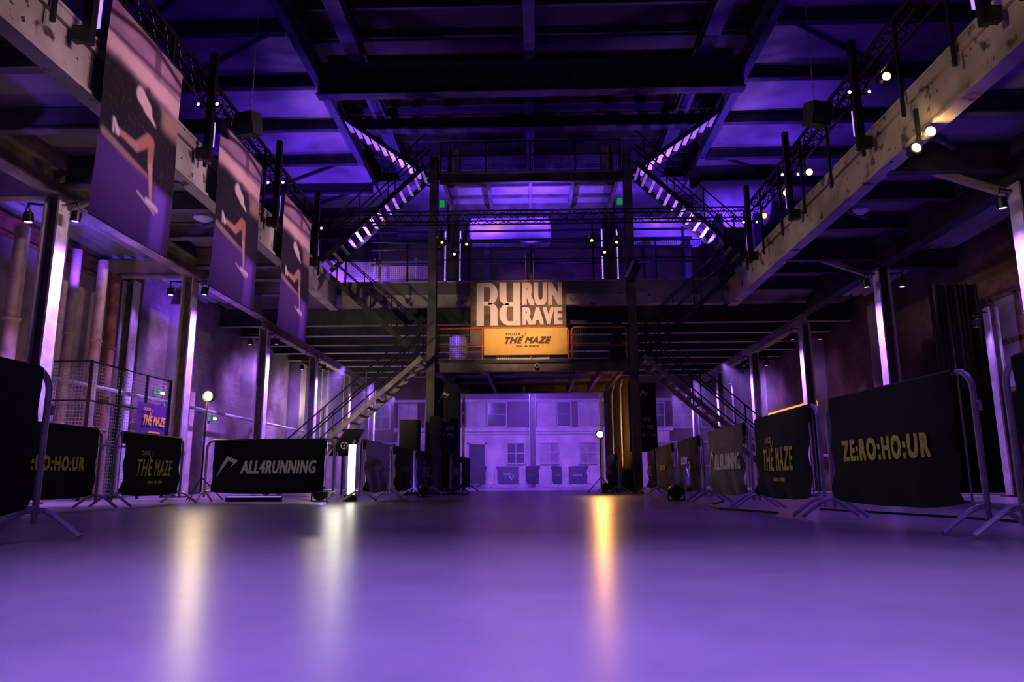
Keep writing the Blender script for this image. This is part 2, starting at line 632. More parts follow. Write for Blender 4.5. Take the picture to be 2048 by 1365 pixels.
def put(parts, fn):
    """parts: list of ((verts2d, faces), dx, dz); fn maps the flat (x, z) to 3D."""
    mb = MB()
    for (vs, fs), dx, dz in parts:
        pts = []
        for q in vs:
            p = fn(q[0] + dx, q[1] + dz)
            pts.append((p[0], p[1] - (0.0007 * q[2] if len(q) > 2 else 0.0), p[2]))
        mb.add(pts, fs)
    return mb


# ------------------------------------------------------------------ floor and shells
HX = 14.0      # half width of the shell
YB = 43.0      # far wall
EDGE_X = 6.0   # balcony fronts
COL_X = 8.4
COL_Y = [11.95, 17.05, 22.15, 27.35, 32.5, 37.7]

mb = MB()
mb.box(-HX, HX, -3, YB, -0.2, 0.0)
struct(mb.build('floor', M['floor']), 'smooth polished grey concrete floor glowing violet under the stage wash', 'floor')

# ---- far wall: brick above, white plaster below, one cornice band between
wall = MB()
wall.box(-HX, HX, YB, YB + 0.4, 0, 7.4)
wb = struct(wall.build('wall_back', M['brickdark']), 'old brick wall at the far end of the hall with painted lower half', 'wall')
pl = MB()
pl.box(-8, 8, YB - 0.06, YB - 0.002, 0.0, 3.2)
pl.build('plaster', M['plaster'], wb)
co = MB()
co.box(-8.2, 8.2, YB - 0.2, YB - 0.002, 3.2, 3.42)
co.box(-8.2, 8.2, YB - 0.14, YB - 0.002, 4.95, 5.1)
co.build('cornice', M['plaster'], wb)

WN = [0]


def window(cx, z0, z1, wd, cols, rows, pane, y=YB, label=''):
    WN[0] += 1
    fr = MB()
    t = 0.08
    fr.box(cx - wd / 2 - t, cx - wd / 2, y - 0.16, y - 0.07, z0 - t, z1 + t)
    fr.box(cx + wd / 2, cx + wd / 2 + t, y - 0.16, y - 0.07, z0 - t, z1 + t)
    fr.box(cx - wd / 2, cx + wd / 2, y - 0.16, y - 0.07, z1, z1 + t)
    fr.box(cx - wd / 2 - 0.06, cx + wd / 2 + 0.06, y - 0.24, y - 0.07, z0 - t, z0)
    for i in range(1, cols):
        x = cx - wd / 2 + wd * i / cols
        fr.box(x - 0.025, x + 0.025, y - 0.14, y - 0.09, z0, z1)
    for j in range(1, rows):
        z = z0 + (z1 - z0) * j / rows
        fr.box(cx - wd / 2, cx + wd / 2, y - 0.135, y - 0.095, z - 0.022, z + 0.022)
    root = thing('window_%d' % WN[0], label, 'window', (0, 0, 0), 0, None, 'structure')
    fr.build('window_frame', M['frame'], root)
    p = MB()
    p.box(cx - wd / 2, cx + wd / 2, y - 0.09, y - 0.065, z0, z1)
    p.build('pane', M[pane], root)
    return root


window(-1.0, 1.37, 2.5, 0.95, 2, 2, 'glass', label='four-pane ground floor window just before the pillar on the far wall')
window(0.98, 1.37, 2.5, 1.02, 2, 2, 'glassl', label='four-pane ground floor window just after the pillar on the far wall')
window(-3.32, 3.5, 4.9, 1.0, 2, 1, 'glassl', label='pale two-light upper window above the dark door of the far wall')
window(-2.1, 3.5, 4.9, 1.05, 1, 2, 'glass', label='dark upper window beside the pale two-light one on the far wall')
window(0.85, 3.5, 4.9, 1.0, 2, 2, 'glassl', label='pale upper window just past the pillar on the far wall')
window(1.85, 3.5, 4.9, 0.75, 1, 2, 'glass', label='narrow dark upper window with stickers on the far wall')
window(3.3, 3.5, 4.9, 1.1, 2, 1, 'glassl', label='upper window behind the orange flood lamp on the far wall')
window(3.2, 1.37, 2.5, 0.9, 2, 2, 'glassl', label='ground floor window behind the orange flood lamp')
for k, x in enumerate((-12.2, -10.6, -9.0, -7.4, -5.8)):
    window(x, 3.4, 4.8, 1.0, 2, 2, ('glass', 'glassl')[k % 2], label='far wall upper window seen beyond the banner side staircase, number %s from the corner' % ['one', 'two', 'three', 'four', 'five'][k])
for k, x in enumerate((5.6, 7.2, 8.8, 10.4, 12.0)):
    window(x, 3.4, 4.8, 1.0, 2, 2, ('glassl', 'glass')[k % 2], label='far wall upper window seen beyond the lamp side staircase, number %s from the tunnel' % ['one', 'two', 'three', 'four', 'five'][k])
for k, x in enumerate((-11.0, -8.6, -6.2, 5.4, 7.8, 10.2)):
    window(x, 1.2, 2.5, 1.1, 2, 2, ('glassl', 'glass')[k % 2], label='far wall ground floor window, %s' % ['in the banner side corner', 'second from the banner side corner', 'behind the banner side stair', 'behind the lamp side stair', 'second from the lamp side corner', 'in the lamp side corner'][k])

d1 = thing('door_1', 'dark doorway with white frame in the far wall beside the barriers', 'door', (0, 0, 0), 0, None, 'structure')
a = MB()
a.box(-3.85, -3.75, YB - 0.18, YB - 0.065, 0, 2.55)
a.box(-2.8, -2.7, YB - 0.18, YB - 0.065, 0, 2.55)
a.box(-3.85, -2.7, YB - 0.18, YB - 0.065, 2.45, 2.56)
a.build('door_frame', M['frame'], d1)
a = MB()
a.box(-3.75, -2.8, YB - 0.12, YB - 0.065, 0.0, 2.45)
a.build('door_leaf', M['steel'], d1)
a = MB()
a.tube([(-5.5, YB - 0.095, 3.03), (5.5, YB - 0.095, 3.03)], 0.03)
tag(a.build('conduit_pipe', M['galv']), 'thin bright conduit running level along the far wall', 'pipe')

# ---- side walls
for sx, nm in ((-1, 'left'), (1, 'right')):
    a = MB()
    x0, x1 = sorted((sx * 10.2, sx * 10.6))
    if sx < 0:
        a.box(x0, x1, 18.2, YB, 0, 6.0)
        a.box(x0 - 3, x0, 3, YB, 0, 6.0)
    else:
        a.box(x0, x1, 19.0, YB, 0, 6.0)
        a.box(x0, x1, 3, 14.6, 0, 6.0)
        a.box(x0, x1, 14.6, 19.0, 3.9, 6.0)
        a.box(x0 + 2.5, x1 + 2.5, 3, YB, 0, 6.0)
    wl = struct(a.build('wall_' + nm, M['brick' if sx < 0 else 'brickdark']), 'long old brick wall under the %s gallery' % ('banner side' if sx < 0 else 'lamp side'), 'wall')  # lamp side brick coloured darker for the light it lacks
    for y in ((20.0, 25.2, 30.4) if sx < 0 else (20.5, 25.6, 30.7)):
        b = MB()
        b.box(*sorted((sx * 10.2, sx * 9.75)), y - 0.35, y + 0.35, 0, 5.3)
        b.build('buttress', M['concrete'], wl)
# upper gallery walls
a = MB()
a.box(-HX, HX, 34.0, 34.3, 6.5, 12.4)
struct(a.build('wall_upper', M['brickdark']), 'dark brick wall closing the upper gallery behind the boilers', 'wall')
for sx, nm in ((-1, 'upper_left'), (1, 'upper_right')):
    a = MB()
    a.box(*sorted((sx * 13.0, sx * 13.3)), -3, 34.0, 6.5, 11.5)
    struct(a.build('wall_' + nm, M['brickdark']), 'dark brick outer wall of the upper gallery on the %s side' % ('banner' if sx < 0 else 'lamp'), 'wall')

# ---- gallery floors seen from below: slab, front beam, cross beams, girder
SPAN = 1.7


def gallery(nm, sx, label):
    a = MB()
    x0, x1 = sorted((sx * 6.1, sx * 8.3))
    a.box(x0, x1, -3, 21.75, 6.1, 6.45)
    root = struct(a.build(nm, M['slab']), label, 'ceiling')
    # front beam, an I section with a stepped lower flange
    fb = MB()
    fb.ibeam((sx * 6.12, -3, 6.0), (sx * 6.12, 21.75, 6.0), 0.86, 0.26, 0.05, 0.12)
    fb.box(*sorted((sx * 6.0, sx * 6.06)), -3, 21.75, 6.22, 6.42)
    fb.build('front_beam', M['beam'], root)
    # outer bays: corrugated deck
    n = 60
    cd = MB()
    xs0, xs1 = sx * 8.5, sx * 13.0

    def cor(u, v):
        x = xs0 + (xs1 - xs0) * u
        k = int(round(u * n)) % 4
        return (x, -3 + 24.8 * v, 5.84 + (0.10 if k in (0, 1) else 0.0))
    cd.grid(cor, n, 1)
    cd.build('corrugated_deck', M['corr'], root)
    g = MB()
    g.ibeam((sx * COL_X, -3, 5.56), (sx * COL_X, 21.75, 5.56), 0.46, 0.3, 0.04, 0.05)
    g.build('girder', M['girder' if sx < 0 else 'steel'], root)  # darker steel on the lamp side paints in its shade
    g = MB()
    g.ibeam((sx * 10.6, -3, 5.45), (sx * 10.6, 21.75, 5.45), 0.4, 0.26, 0.04, 0.05)
    g.build('girder', M['redbeam'], root)
    y = 11.95 - 1.7 * 5
    i = 0
    while y < 21.5:
        c = MB()
        main = abs((y - 11.95) % 5.1) < 0.1 or abs((y - 11.95) % 5.1 - 5.1) < 0.1
        c.ibeam((sx * 6.2, y, 5.9 if not main else 5.8), (sx * 8.3, y, 5.9 if not main else 5.8), 0.36 if not main else 0.5, 0.18, 0.03, 0.04)
        c.build('cross_beam', M['beamdark' if sx < 0 else 'steel'], root)  # lamp side beams coloured darker for the shade there
        if main:
            c = MB()
            c.ibeam((sx * 8.5, y, 5.56), (sx * 12.9, y, 5.56), 0.46, 0.22, 0.03, 0.04)
            c.build('cross_beam', M['girder' if sx < 0 else 'steel'], root)
            c = MB()
            c.bar((sx * 8.2, y + 0.1, 5.2), (sx * 6.35, y + 0.1, 5.86), 0.1, 0.12)
            c.build('knee_brace', M['girder'], root)
        y += SPAN
        i += 1
    y = 4.3
    while y < 20:
        c = MB()
        c.bar((sx * 6.3, y, 5.98), (sx * 8.2, y + 1.5, 5.98), 0.06, 0.06)
        c.build('wind_brace', M['beamdark'], root)
        y += 3.4
    return root


gallery('ceiling_left', -1, 'underside of the banner side gallery with beams and corrugated outer deck')
gallery('ceiling_right', 1, 'underside of the lamp side gallery with worn cream front beam')

a = MB()
a.box(-HX, HX, 21.75, 36, 6.05, 6.45)
cb = struct(a.build('ceiling_back', M['slab']), 'low ceiling of level cross beams behind the central portal', 'ceiling')
fb = MB()
fb.ibeam((-5.9, 21.85, 6.07), (5.9, 21.85, 6.07), 0.8, 0.26, 0.05, 0.12)
fb.build('front_beam', M['beam'], cb)
for i in range(8):
    c = MB()
    y = 22.95 + 1.7 * i
    c.ibeam((-13.5, y, 5.62), (13.5, y, 5.62), 0.56, 0.2, 0.035, 0.04)
    c.build('cross_beam', M['steel'], cb)
    c = MB()
    c.box(-13.5, 13.5, y - 0.105, y + 0.105, 5.325, 5.339)  # pale strip paints the light along the beam's lower flange
    c.build('lit_flange_strip', M['column' if i % 2 else 'girder'], cb)
for x in (-8.4, 8.4):
    c = MB()
    c.ibeam((x, 21.9, 5.2), (x, 36, 5.2), 0.3, 0.25, 0.03, 0.04)
    c.build('girder', M['girder'], cb)
a = MB()
a.box(-HX, HX, 36, YB + 0.4, 7.2, 7.4)
struct(a.build('ceiling_far', M['roofdark']), 'dark high ceiling over the far bay before the end wall', 'ceiling')

# ---- upper ceilings
for sx, nm in ((-1, 'ceiling_upper_left'), (1, 'ceiling_upper_right')):
    a = MB()
    a.box(*sorted((sx * 6.1, sx * HX)), -3, 34.3, 11.75, 12.05)
    u = struct(a.build(nm, M['slab']), 'concrete ceiling over the upper gallery on the %s side, lit violet' % ('banner' if sx < 0 else 'lamp'), 'ceiling')
    e = MB()
    e.ibeam((sx * 6.0, -3, 11.75), (sx * 6.0, 24.0, 11.75), 0.62, 0.22, 0.04, 0.05)
    e.build('edge_beam', M['bluelitsteel'], u)
    y = 6.0
    while y < 33:
        c = MB()
        c.ibeam((sx * 6.12, y, 11.56), (sx * 12.9, y, 11.56), 0.38, 0.2, 0.03, 0.04)
        c.build('cross_beam', M['steel'], u)
        if int(y * 10) % 2 == 0:
            c = MB()
            c.bar((sx * 6.4, y + 0.25, 11.68), (sx * 9.5, y + 2.3, 11.68), 0.07, 0.07)
            c.build('wind_brace', M['steel'], u)
        y += 2.55
a = MB()
a.box(-6.2, 6.2, -3, 34.3, 12.6, 12.75)
rf = struct(a.build('ceiling_roof', M['roofdark']), 'black boarded roof high over the middle of the hall', 'ceiling')
for y, z0, z1 in ((18.7, 11.05, 12.0), (21.9, 11.6, 12.1)):
    c = MB()
    c.ibeam((-6.0, y, (z0 + z1) / 2), (6.0, y, (z0 + z1) / 2), z1 - z0, 0.34, 0.05, 0.05)
    c.build('cross_girder', M['steel'], rf)
for x, wd in ((0, 0.3), (-4.9, 0.42), (4.9, 0.42)):
    c = MB()
    c.ibeam((x, -3, 12.2), (x, 27, 12.2), 0.34, wd, 0.04, 0.05)
    c.build('long_beam', M['bluelitsteel'], rf)
y = 8.0
while y < 27:
    c = MB()
    c.box(-5.9, 5.9, y - 0.05, y + 0.05, 12.4, 12.6)
    c.build('purlin', M['steel'], rf)
    y += 1.25
a = MB()
a.box(-6.2, 6.2, 27.0, 34.0, 11.9, 12.1)
struct(a.build('ceiling_rear', M['slab']), 'violet-lit concrete ceiling behind the top of the portal', 'ceiling')

# ------------------------------------------------------------------ lamps


def par_meshes():
    h = MB()
    h.lathe([(0.05, 0.16), (0.085, 0.14), (0.095, 0.0), (0.095, -0.06), (0.08, -0.06), (0.08, -0.02)], n=14)
    hm = h.mesh('housing', M['gear'], True)
    y = MB()
    y.tube([(-0.12, 0, 0.05), (-0.12, 0, 0.2), (0, 0, 0.26), (0.12, 0, 0.2), (0.12, 0, 0.05)], 0.012, 6)
    y.tube([(0, 0, 0.26), (0, 0, 0.34)], 0.02, 6)
    ym = y.mesh('yoke', M['gear'], True)
    return hm, ym


def lens_mesh(m, r=0.08):
    l = MB()
    l.lathe([(r, -0.03), (r * 0.7, -0.045), (0.012, -0.05)], n=14)
    return l.mesh('lens', M[m], True)


def lamp(loc, target, lens, label, cat='lamp', group=None, name='stage_lamp', scale=1.0, r=0.08, hold=None):
    hm, ym = cached('par', par_meshes)
    lm = cached(('lens', lens, r), lambda: lens_mesh(lens, r))
    t = thing(name, label, cat, loc, 0, group)
    d = Vector(target) - Vector(loc)
    t.rotation_euler = d.to_track_quat('-Z', 'Y').to_euler()
    t.scale = (scale,) * 3
    obj('housing', hm, t)
    obj('yoke', ym, t)
    obj('lens', lm, t)
    if hold:
        inv = (Matrix.Translation(loc) @ t.rotation_euler.to_matrix().to_4x4() @ Matrix.Scale(scale, 4)).inverted()
        a = MB()
        a.bar(inv @ Vector(hold), Vector((0, 0, 0.33)), 0.035, 0.035)
        a.build('arm', M['gear'], t)
    return t


ORD = ['first', 'second', 'third', 'fourth', 'fifth', 'sixth', 'seventh', 'eighth', 'ninth', 'tenth']

# ------------------------------------------------------------------ steel columns with their violet wash lamps


def column(x, y, z0, z1, label, w=0.28, d=0.30, group=None, m='column'):
    t = thing('steel_column', label, 'column', (x, y, z0), 0, group, 'thing')
    h = z1 - z0
    for s in (-1, 1):
        f = MB()
        f.box(*sorted((s * w / 2, s * (w / 2 - 0.035))), -d / 2, d / 2, 0, h)
        f.build('flange', M[m], t)
    f = MB()
    f.box(-w / 2 + 0.036, w / 2 - 0.036, -0.03, 0.03, 0, h)
    f.build('web', M['columnside'], t)
    f = MB()
    f.box(-w / 2 - 0.08, w / 2 + 0.08, -d / 2 - 0.06, d / 2 + 0.06, 0.001, 0.04)
    f.build('base_plate', M['columnside'], t)
    return t


for sx in (-1, 1):
    side = 'banner' if sx < 0 else 'lamp'
    for i, y in enumerate(COL_Y):
        zt = 5.32 if y < 22 else 5.04
        column(sx * COL_X, y, 0, zt, '%s steel column of the row under the %s side gallery, washed violet' % (ORD[i], side))
        for s in (-1, 1):
            px = sx * COL_X + s * 0.42
            ct = sx * COL_X + s * 0.14
            inner = (s * sx < 0)
            lamp((px, y - 0.1, zt - 0.42), (ct - s * 0.05, y, 0.6), 'ledv',
                 'small violet lamp, %s face, %s column under the %s side gallery' % ('aisle' if inner else 'wall', ORD[i], side),
                 'lamp', 'violet column lamps', 'wash_lamp', 0.9, hold=(ct + s * 0.02, y, zt - 0.12))
            if inner:
                spot((px + s * 0.75, y + 0.12, zt - 0.3), (ct, y, 2.9), 2300 if sx < 0 else 1700, LILAC, 74, 1.0, 0.08)  # added mid-air flood, away from the lamp, evens light down the flange
            elif i in (0, 1, 2):
                spot((px, y - 0.1, zt - 0.4), (px + s * 1.2, y + 1.5, 0), 110, PURPLE, 80, 0.8, 0.05)
column(-9.3, 32.2, 0, 5.3, 'warm yellow lit steel column beyond the banner side staircase', 0.3, 0.3)
column(0.0, 41.0, 0, 7.15, 'pale pillar in the middle of the far end before the brick wall', 0.38, 0.34)
lamp((-0.4, 40.7, 5.6), (-0.15, 41, 4.0), 'ledv', 'violet wash lamp on the pillar of the far wall', 'lamp', None, 'wash_lamp', hold=(-0.215, 41, 5.9))
spot((-0.35, 40.5, 5.5), (0, 41, 4.2), 140, LILAC, 60, 0.6, 0.05)
column(9.85, 35.2, 0, 5.3, 'extra pale column against the wall behind the lamp side staircase', 0.36, 0.3)
spot((9.4, 35.3, 5.2), (9.8, 35.2, 2), 300, LILAC, 60, 0.7, 0.05)
column(-10.0, 17.3, 0, 5.3, 'pale violet lit column at the corner of the banner side wall', 0.3, 0.3)
spot((-9.4, 17.0, 5.2), (-9.85, 17.3, 2.2), 130, LILAC, 60, 0.7, 0.05)

# upper gallery columns
for sx in (-1, 1):
    for y in (23.2,):
        c = column(sx * 2.6, y, 6.45, 11.85 if y > 27 else 11.6, '%s upper gallery column on the %s side behind the back railing' % ('front' if y < 25 else 'rear', 'banner' if sx < 0 else 'lamp'), 0.42, 0.3, None, 'steel')
        if y < 25:
            for s in (-1, 1):
                a = MB()
                a.box(-0.02, 0.02, -0.02, 0.02, 0.2, 2.1)
                e = a.build('led_batten', M['ledtube'], c, False, 'glowing violet batten')
                e.location = (s * 0.25, -0.16, 0)

# ------------------------------------------------------------------ crowd barriers


def barrier(A, B, kind, label, cover='scrim', prnt='yprint', z=0.0):
    ax, ay = A
    L = hypot(B[0] - ax, B[1] - ay)
    t = thing('crowd_barrier', label, 'barrier', (ax, ay, z), atan2(B[1] - ay, B[0] - ax), 'crowd barriers')
    r = 0.021
    x0, x1, zt, zb, rc = 0.05, L - 0.05, 1.08, 0.20, 0.14
    fr = MB()
    pts = [(x0, 0, 0.10), (x0, 0, zt - rc)]
    for k in range(1, 6):
        g = pi / 2 * k / 6
        pts.append((x0 + rc - rc * cos(g), 0, zt - rc + rc * sin(g)))
    pts.append((x0 + rc, 0, zt))
    pts.append((x1 - rc, 0, zt))
    for k in range(1, 6):
        g = pi / 2 * k / 6
        pts.append((x1 - rc + rc * sin(g), 0, zt - rc + rc * cos(g)))
    pts += [(x1, 0, zt - rc), (x1, 0, 0.10)]
    fr.tube(pts, r, 10)
    fr.tube([(x0, 0, zb), (x1, 0, zb)], 0.017, 8)
    fr.build('frame', M['galv'], t, True)
    n = max(4, int((x1 - x0) / 0.13))
    g = MB()
    for i in range(1, n):
        x = x0 + (x1 - x0) * i / n
        g.tube([(x, 0, zb), (x, 0, zt)], 0.007, 5)
    g.build('infill_grille', M['galv'], t)
    for x in (x0, x1):
        f = MB()
        f.tube([(x, -0.31, 0.021), (x, -0.27, 0.05), (x, -0.12, 0.155), (x, -0.06, 0.18), (x, 0, 0.186), (x, 0.06, 0.18), (x, 0.12, 0.155), (x, 0.27, 0.05), (x, 0.31, 0.021)], 0.019, 8)
        f.build('foot', M['galv'], t, True)
    hk = MB()
    hk.tube([(x1, 0, 0.86), (x1 + 0.05, 0, 0.86), (x1 + 0.055, 0, 0.80)], 0.012, 6)
    hk.tube([(x0, 0, 0.86), (x0 - 0.02, 0, 0.86)], 0.016, 6)
    hk.build('coupling_hook', M['galv'], t, True)
    # fabric cover pulled over the frame, front towards -y
    c0, c1 = x0 + 0.15, x1 - 0.15
    zl, zh = 0.15, zt + 0.004
    sd = random.random() * 50

    def front(x, zz):
        u = (x - c0) / (c1 - c0)
        v = (zz - zl) / (zh - zl)
        wv = 0.010 * sin(u * 9 + sd) + 0.008 * sin(u * 23 + 2 * v + sd * 2)
        wv *= min(1, (1 - v) * 3) * 0.4
        wv += 0.026 * (1 - v) ** 4 * sin((u + v * 0.35) * 17 + sd)
        edge = min(u, 1 - u)
        wv += 0.03 * max(0, 0.18 - edge) / 0.18 * sin(v * 14 + sd) * (1 - v)
        return -0.034 - 0.018 + wv * 0.9 - 0.03 * sin(pi * max(0, min(1, v))) * sin(pi * max(0, min(1, u)))

    def cov(u, v):
        zz = zl + (zh - zl) * v
        pull = 0.05 * (1 - v) ** 2 * (abs(u - 0.5) * 2) ** 4
        return (c0 + (c1 - c0) * u, front(c0 + (c1 - c0) * u, zz), zz + pull)
    cm = MB()
    cm.grid(cov, 44, 22)
    cm.grid(lambda u, v: (c0 + (c1 - c0) * u, front(c0 + (c1 - c0) * u, zh) * (1 - v) + 0.026 * v, zh + 0.02 * sin(pi * v) - 0.0 * v), 44, 4)
    cm.grid(lambda u, v: (c0 + (c1 - c0) * u, 0.026, zh - 0.16 * v), 44, 2)
    cv = cm.build('cover', M[cover], t, True)
    cx = (c0 + c1) / 2

    def onto(x, zz):
        return (x, front(x, zz) - 0.015, zz)
    parts = []
    if kind == 'zero':
        parts = [(T('ZE:RO:HO:UR', 1.26, 0.185, bold=0.04, space=1.25), cx, 0.60)]
    elif kind == 'maze':
        parts = [(T('THE MAZE', 1.0, 0.25, bold=0.018, shear=0.22, space=1.18), cx, 0.58), (T('OOOR', 0.22, 0.075, bold=0.02), cx - 0.30, 0.80),
                 (small_tick(0.13, 0.15), cx - 0.15, 0.755), (dashes(0.42, 0.04), cx + 0.02, 0.36)]
    elif kind == 'spike':
        k = min(1.0, (c1 - c0) / 2.1)
        parts = [(spike_logo(0.44 * k, 0.40), cx - 0.78 * k, 0.60), (T('ALL4RUNNING', 1.42 * k, 0.23, bold=0.03, shear=0.22), cx + 0.20 * k, 0.61)]
    elif kind == 'tick':
        parts = [(T('SAUCONY', 0.62, 0.13, bold=0.02), cx - 0.12, 0.70), (tick_logo(0.42, 0.30), cx + 0.26, 0.54)]
    elif kind == 'line':
        parts = [(T('ZE:RO:HO:UR', 0.86, 0.11, bold=0.032), cx, 0.62)]
    if parts:
        put(parts, onto).build('lettering', M[prnt], cv)
    return t


barrier((-3.2, 2.38), (-3.2, 4.74), 'zero', 'black covered barrier nearest the camera on the banner side, cut by the frame')
barrier((-6.12, 7.9), (-6.06, 10.15), 'zero', 'black barrier with one line of bold yellow letters behind the cut-off front barrier')
barrier((-6.05, 10.4), (-5.98, 12.4), 'maze', 'black barrier with slanted yellow two-word print just before the white arrow barrier')
barrier((-5.80, 12.78), (-3.42, 12.72), 'spike', 'wide glossy black barrier square to the camera with white arrow mark and lettering', 'vinyl', 'wprint')
barrier((-3.05, 12.85), (-2.98, 15.05), 'tick', 'black barrier with faint grey tick mark beside the white tube light', 'vinyl', 'gprint')
barrier((-2.96, 15.2), (-2.90, 17.35), 'line', 'plain dark barrier second in the run from the white tube light', 'scrim', 'gprint')
barrier((-2.86, 17.5), (-2.72, 19.6), 'maze', 'violet-splashed barrier before the banner side portal post', 'scrim', 'gprint')
barrier((-2.30, 20.35), (-2.32, 22.4), 'spike', 'barrier with pale print just inside the portal on the banner side', 'scrim', 'wprint')
barrier((-2.28, 22.6), (-2.15, 24.8), None, 'last barrier of the banner side run inside the tunnel')
barrier((2.95, 4.62), (2.97, 2.3), 'zero', 'black covered barrier nearest the camera on the lamp side, cut by the frame')
barrier((2.78, 7.0), (2.93, 4.83), 'zero', 'big near black barrier with one line of bold yellow letters and bagging fabric')
barrier((2.80, 9.3), (2.78, 7.12), 'maze', 'black barrier with slanted yellow print between the grey barrier and the big near one')
barrier((2.80, 11.75), (2.80, 9.45), 'spike', 'mesh barrier coloured lit grey with white arrow mark and lettering on the lamp side', 'scrimgreylit', 'wprint')
barrier((2.87, 14.55), (2.82, 12.2), 'tick', 'dark barrier with white tick mark, violet lit at its foot, beside the grey one', 'scrim', 'wprint')
barrier((2.92, 17.3), (2.87, 14.8), 'line', 'dark barrier with small bright yellow line below the black text banner', 'scrim', 'yprint')
barrier((3.14, 20.0), (2.96, 17.6), 'maze', 'dark barrier half behind the lamp side portal post with yellow print', 'scrim', 'yprint')
barrier((2.28, 22.9), (2.42, 20.75), 'line', 'barrier inside the tunnel in front of the orange flood lamp, rail lit orange', 'scrim', 'gprint')
barrier((-2.95, 39.9), (-2.35, 37.7), None, 'pale covered barrier near the doorway of the far wall', 'scrimgreylit')
barrier((-2.05, 38.6), (-0.72, 40.2), 'tick', 'far barrier with pale tick mark below the window before the pillar', 'scrimgreylit', 'wprint')
barrier((-0.42, 38.9), (0.42, 37.2), 'line', 'very dark far barrier in front of the middle pillar', 'vinyl', 'gprint')
barrier((0.86, 37.9), (1.55, 39.6), 'line', 'far barrier with pale line just past the middle pillar', 'scrimgreylit', 'wprint')
barrier((1.86, 39.9), (2.95, 38.2), 'line', 'far barrier with pale line near the orange flood lamp stand', 'scrimgreylit', 'wprint')

# ------------------------------------------------------------------ hanging runner banners


def smooth(e0, e1, x):
    t = max(0.0, min(1.0, (x - e0) / (e1 - e0)))
    return t * t * (3 - 2 * t)


def seg_d(p, a, b):
    ax, ay = a
    bx, by = b
    px, py = p
    dx, dy = bx - ax, by - ay
    t = max(0, min(1, ((px - ax) * dx + (py - ay) * dy) / (dx * dx + dy * dy)))
    return hypot(px - ax - dx * t, py - ay - dy * t), t


def photo(u, v):
    """The printed picture: blurred runner on a roadside at dusk."""
    p = (u, v * 1.48)

    def mixc(c, d, k):
        return tuple(c[i] * (1 - k) + d[i] * k for i in range(3))
    n = noise.noise((u * 4, v * 22, 0.3))
    c = (0.50, 0.28, 0.34)
    c = mixc(c, (0.30, 0.15, 0.34), smooth(0.2, 0.9, 0.5 + 0.5 * n))
    c = mixc(c, (0.74, 0.46, 0.47), smooth(0.155, 0.175, v) * (1 - smooth(0.23, 0.27, v)))
    # dark overhead line and its post
    c = mixc(c, (0.06, 0.02, 0.05), 1 - smooth(0.008, 0.02, abs(v - 0.075 + 0.05 * sin(u * 3.1))))
    c = mixc(c, (0.10, 0.04, 0.07), 0.8 * (1 - smooth(0.006, 0.016, abs(v - 0.15 + 0.03 * u))))
    c = mixc(c, (0.10, 0.04, 0.09), 0.8 * (1 - smooth(0.03, 0.06, abs(u - 0.62 - 0.1 * v))) * (1 - smooth(0.1, 0.2, v)))
    # dark verge
    k = smooth(0.225, 0.30, v + 0.03 * (0.5 - u) + 0.02 * noise.noise((u * 6, v * 6, 1)))
    gr = noise.noise((u * 40 + v * 12, v * 60 - u * 20, 2.0))
    c = mixc(c, mixc((0.010, 0.007, 0.010), (0.06, 0.04, 0.036), smooth(0.1, 0.7, gr)), k)
    c = mixc(c, (0.45, 0.28, 0.24), 0.75 * smooth(0.62, 0.85, u) * smooth(0.26, 0.30, v) * (1 - smooth(0.34, 0.42, v)))
    # roadside light streak
    s, _ = seg_d(p, (0.05, 0.62 * 1.48), (0.62, 0.685 * 1.48))
    c = mixc(c, (0.42, 0.25, 0.20), 0.8 * (1 - smooth(0.01, 0.045, s)))
    # road; its brighter violet column is reflected light painted in
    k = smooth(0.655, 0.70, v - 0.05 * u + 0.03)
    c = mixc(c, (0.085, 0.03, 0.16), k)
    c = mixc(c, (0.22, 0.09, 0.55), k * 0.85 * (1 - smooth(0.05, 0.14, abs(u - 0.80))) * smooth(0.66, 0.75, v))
    # runner
    def limb(a, b, r0, r1, col, blur=0.012):
        nonlocal c
        d, t = seg_d(p, (a[0], a[1] * 1.48), (b[0], b[1] * 1.48))
        r = (r0 + (r1 - r0) * t) * 0.78
        c = mixc(c, col, 1 - smooth(r - blur, r + blur, d))
    limb((0.66, 0.33), (0.66, 0.52), 0.10, 0.085, (0.02, 0.012, 0.02), 0.03)
    limb((0.56, 0.345), (0.63, 0.475), 0.05, 0.09, (0.018, 0.012, 0.016), 0.02)
    limb((0.45, 0.315), (0.56, 0.35), 0.075, 0.06, (0.68, 0.50, 0.52))
    limb((0.53, 0.355), (0.66, 0.40), 0.05, 0.012, (0.66, 0.47, 0.48))
    limb((0.535, 0.262), (0.54, 0.282), 0.034, 0.03, (0.05, 0.025, 0.03))
    limb((0.58, 0.50), (0.44, 0.575), 0.06, 0.045, (0.40, 0.18, 0.12))
    limb((0.44, 0.575), (0.22, 0.565), 0.042, 0.024, (0.46, 0.22, 0.15))
    limb((0.21, 0.575), (0.16, 0.53), 0.03, 0.016, (0.72, 0.58, 0.55))
    limb((0.16, 0.585), (0.15, 0.53), 0.016, 0.010, (0.65, 0.52, 0.5))
    limb((0.62, 0.50), (0.63, 0.62), 0.06, 0.04, (0.38, 0.16, 0.10))
    limb((0.63, 0.62), (0.67, 0.765), 0.038, 0.022, (0.55, 0.30, 0.20))
    limb((0.62, 0.785), (0.77, 0.80), 0.022, 0.026, (0.75, 0.62, 0.62))
    limb((0.50, 0.775), (0.74, 0.825), 0.008, 0.008, (0.70, 0.58, 0.60))
    return c


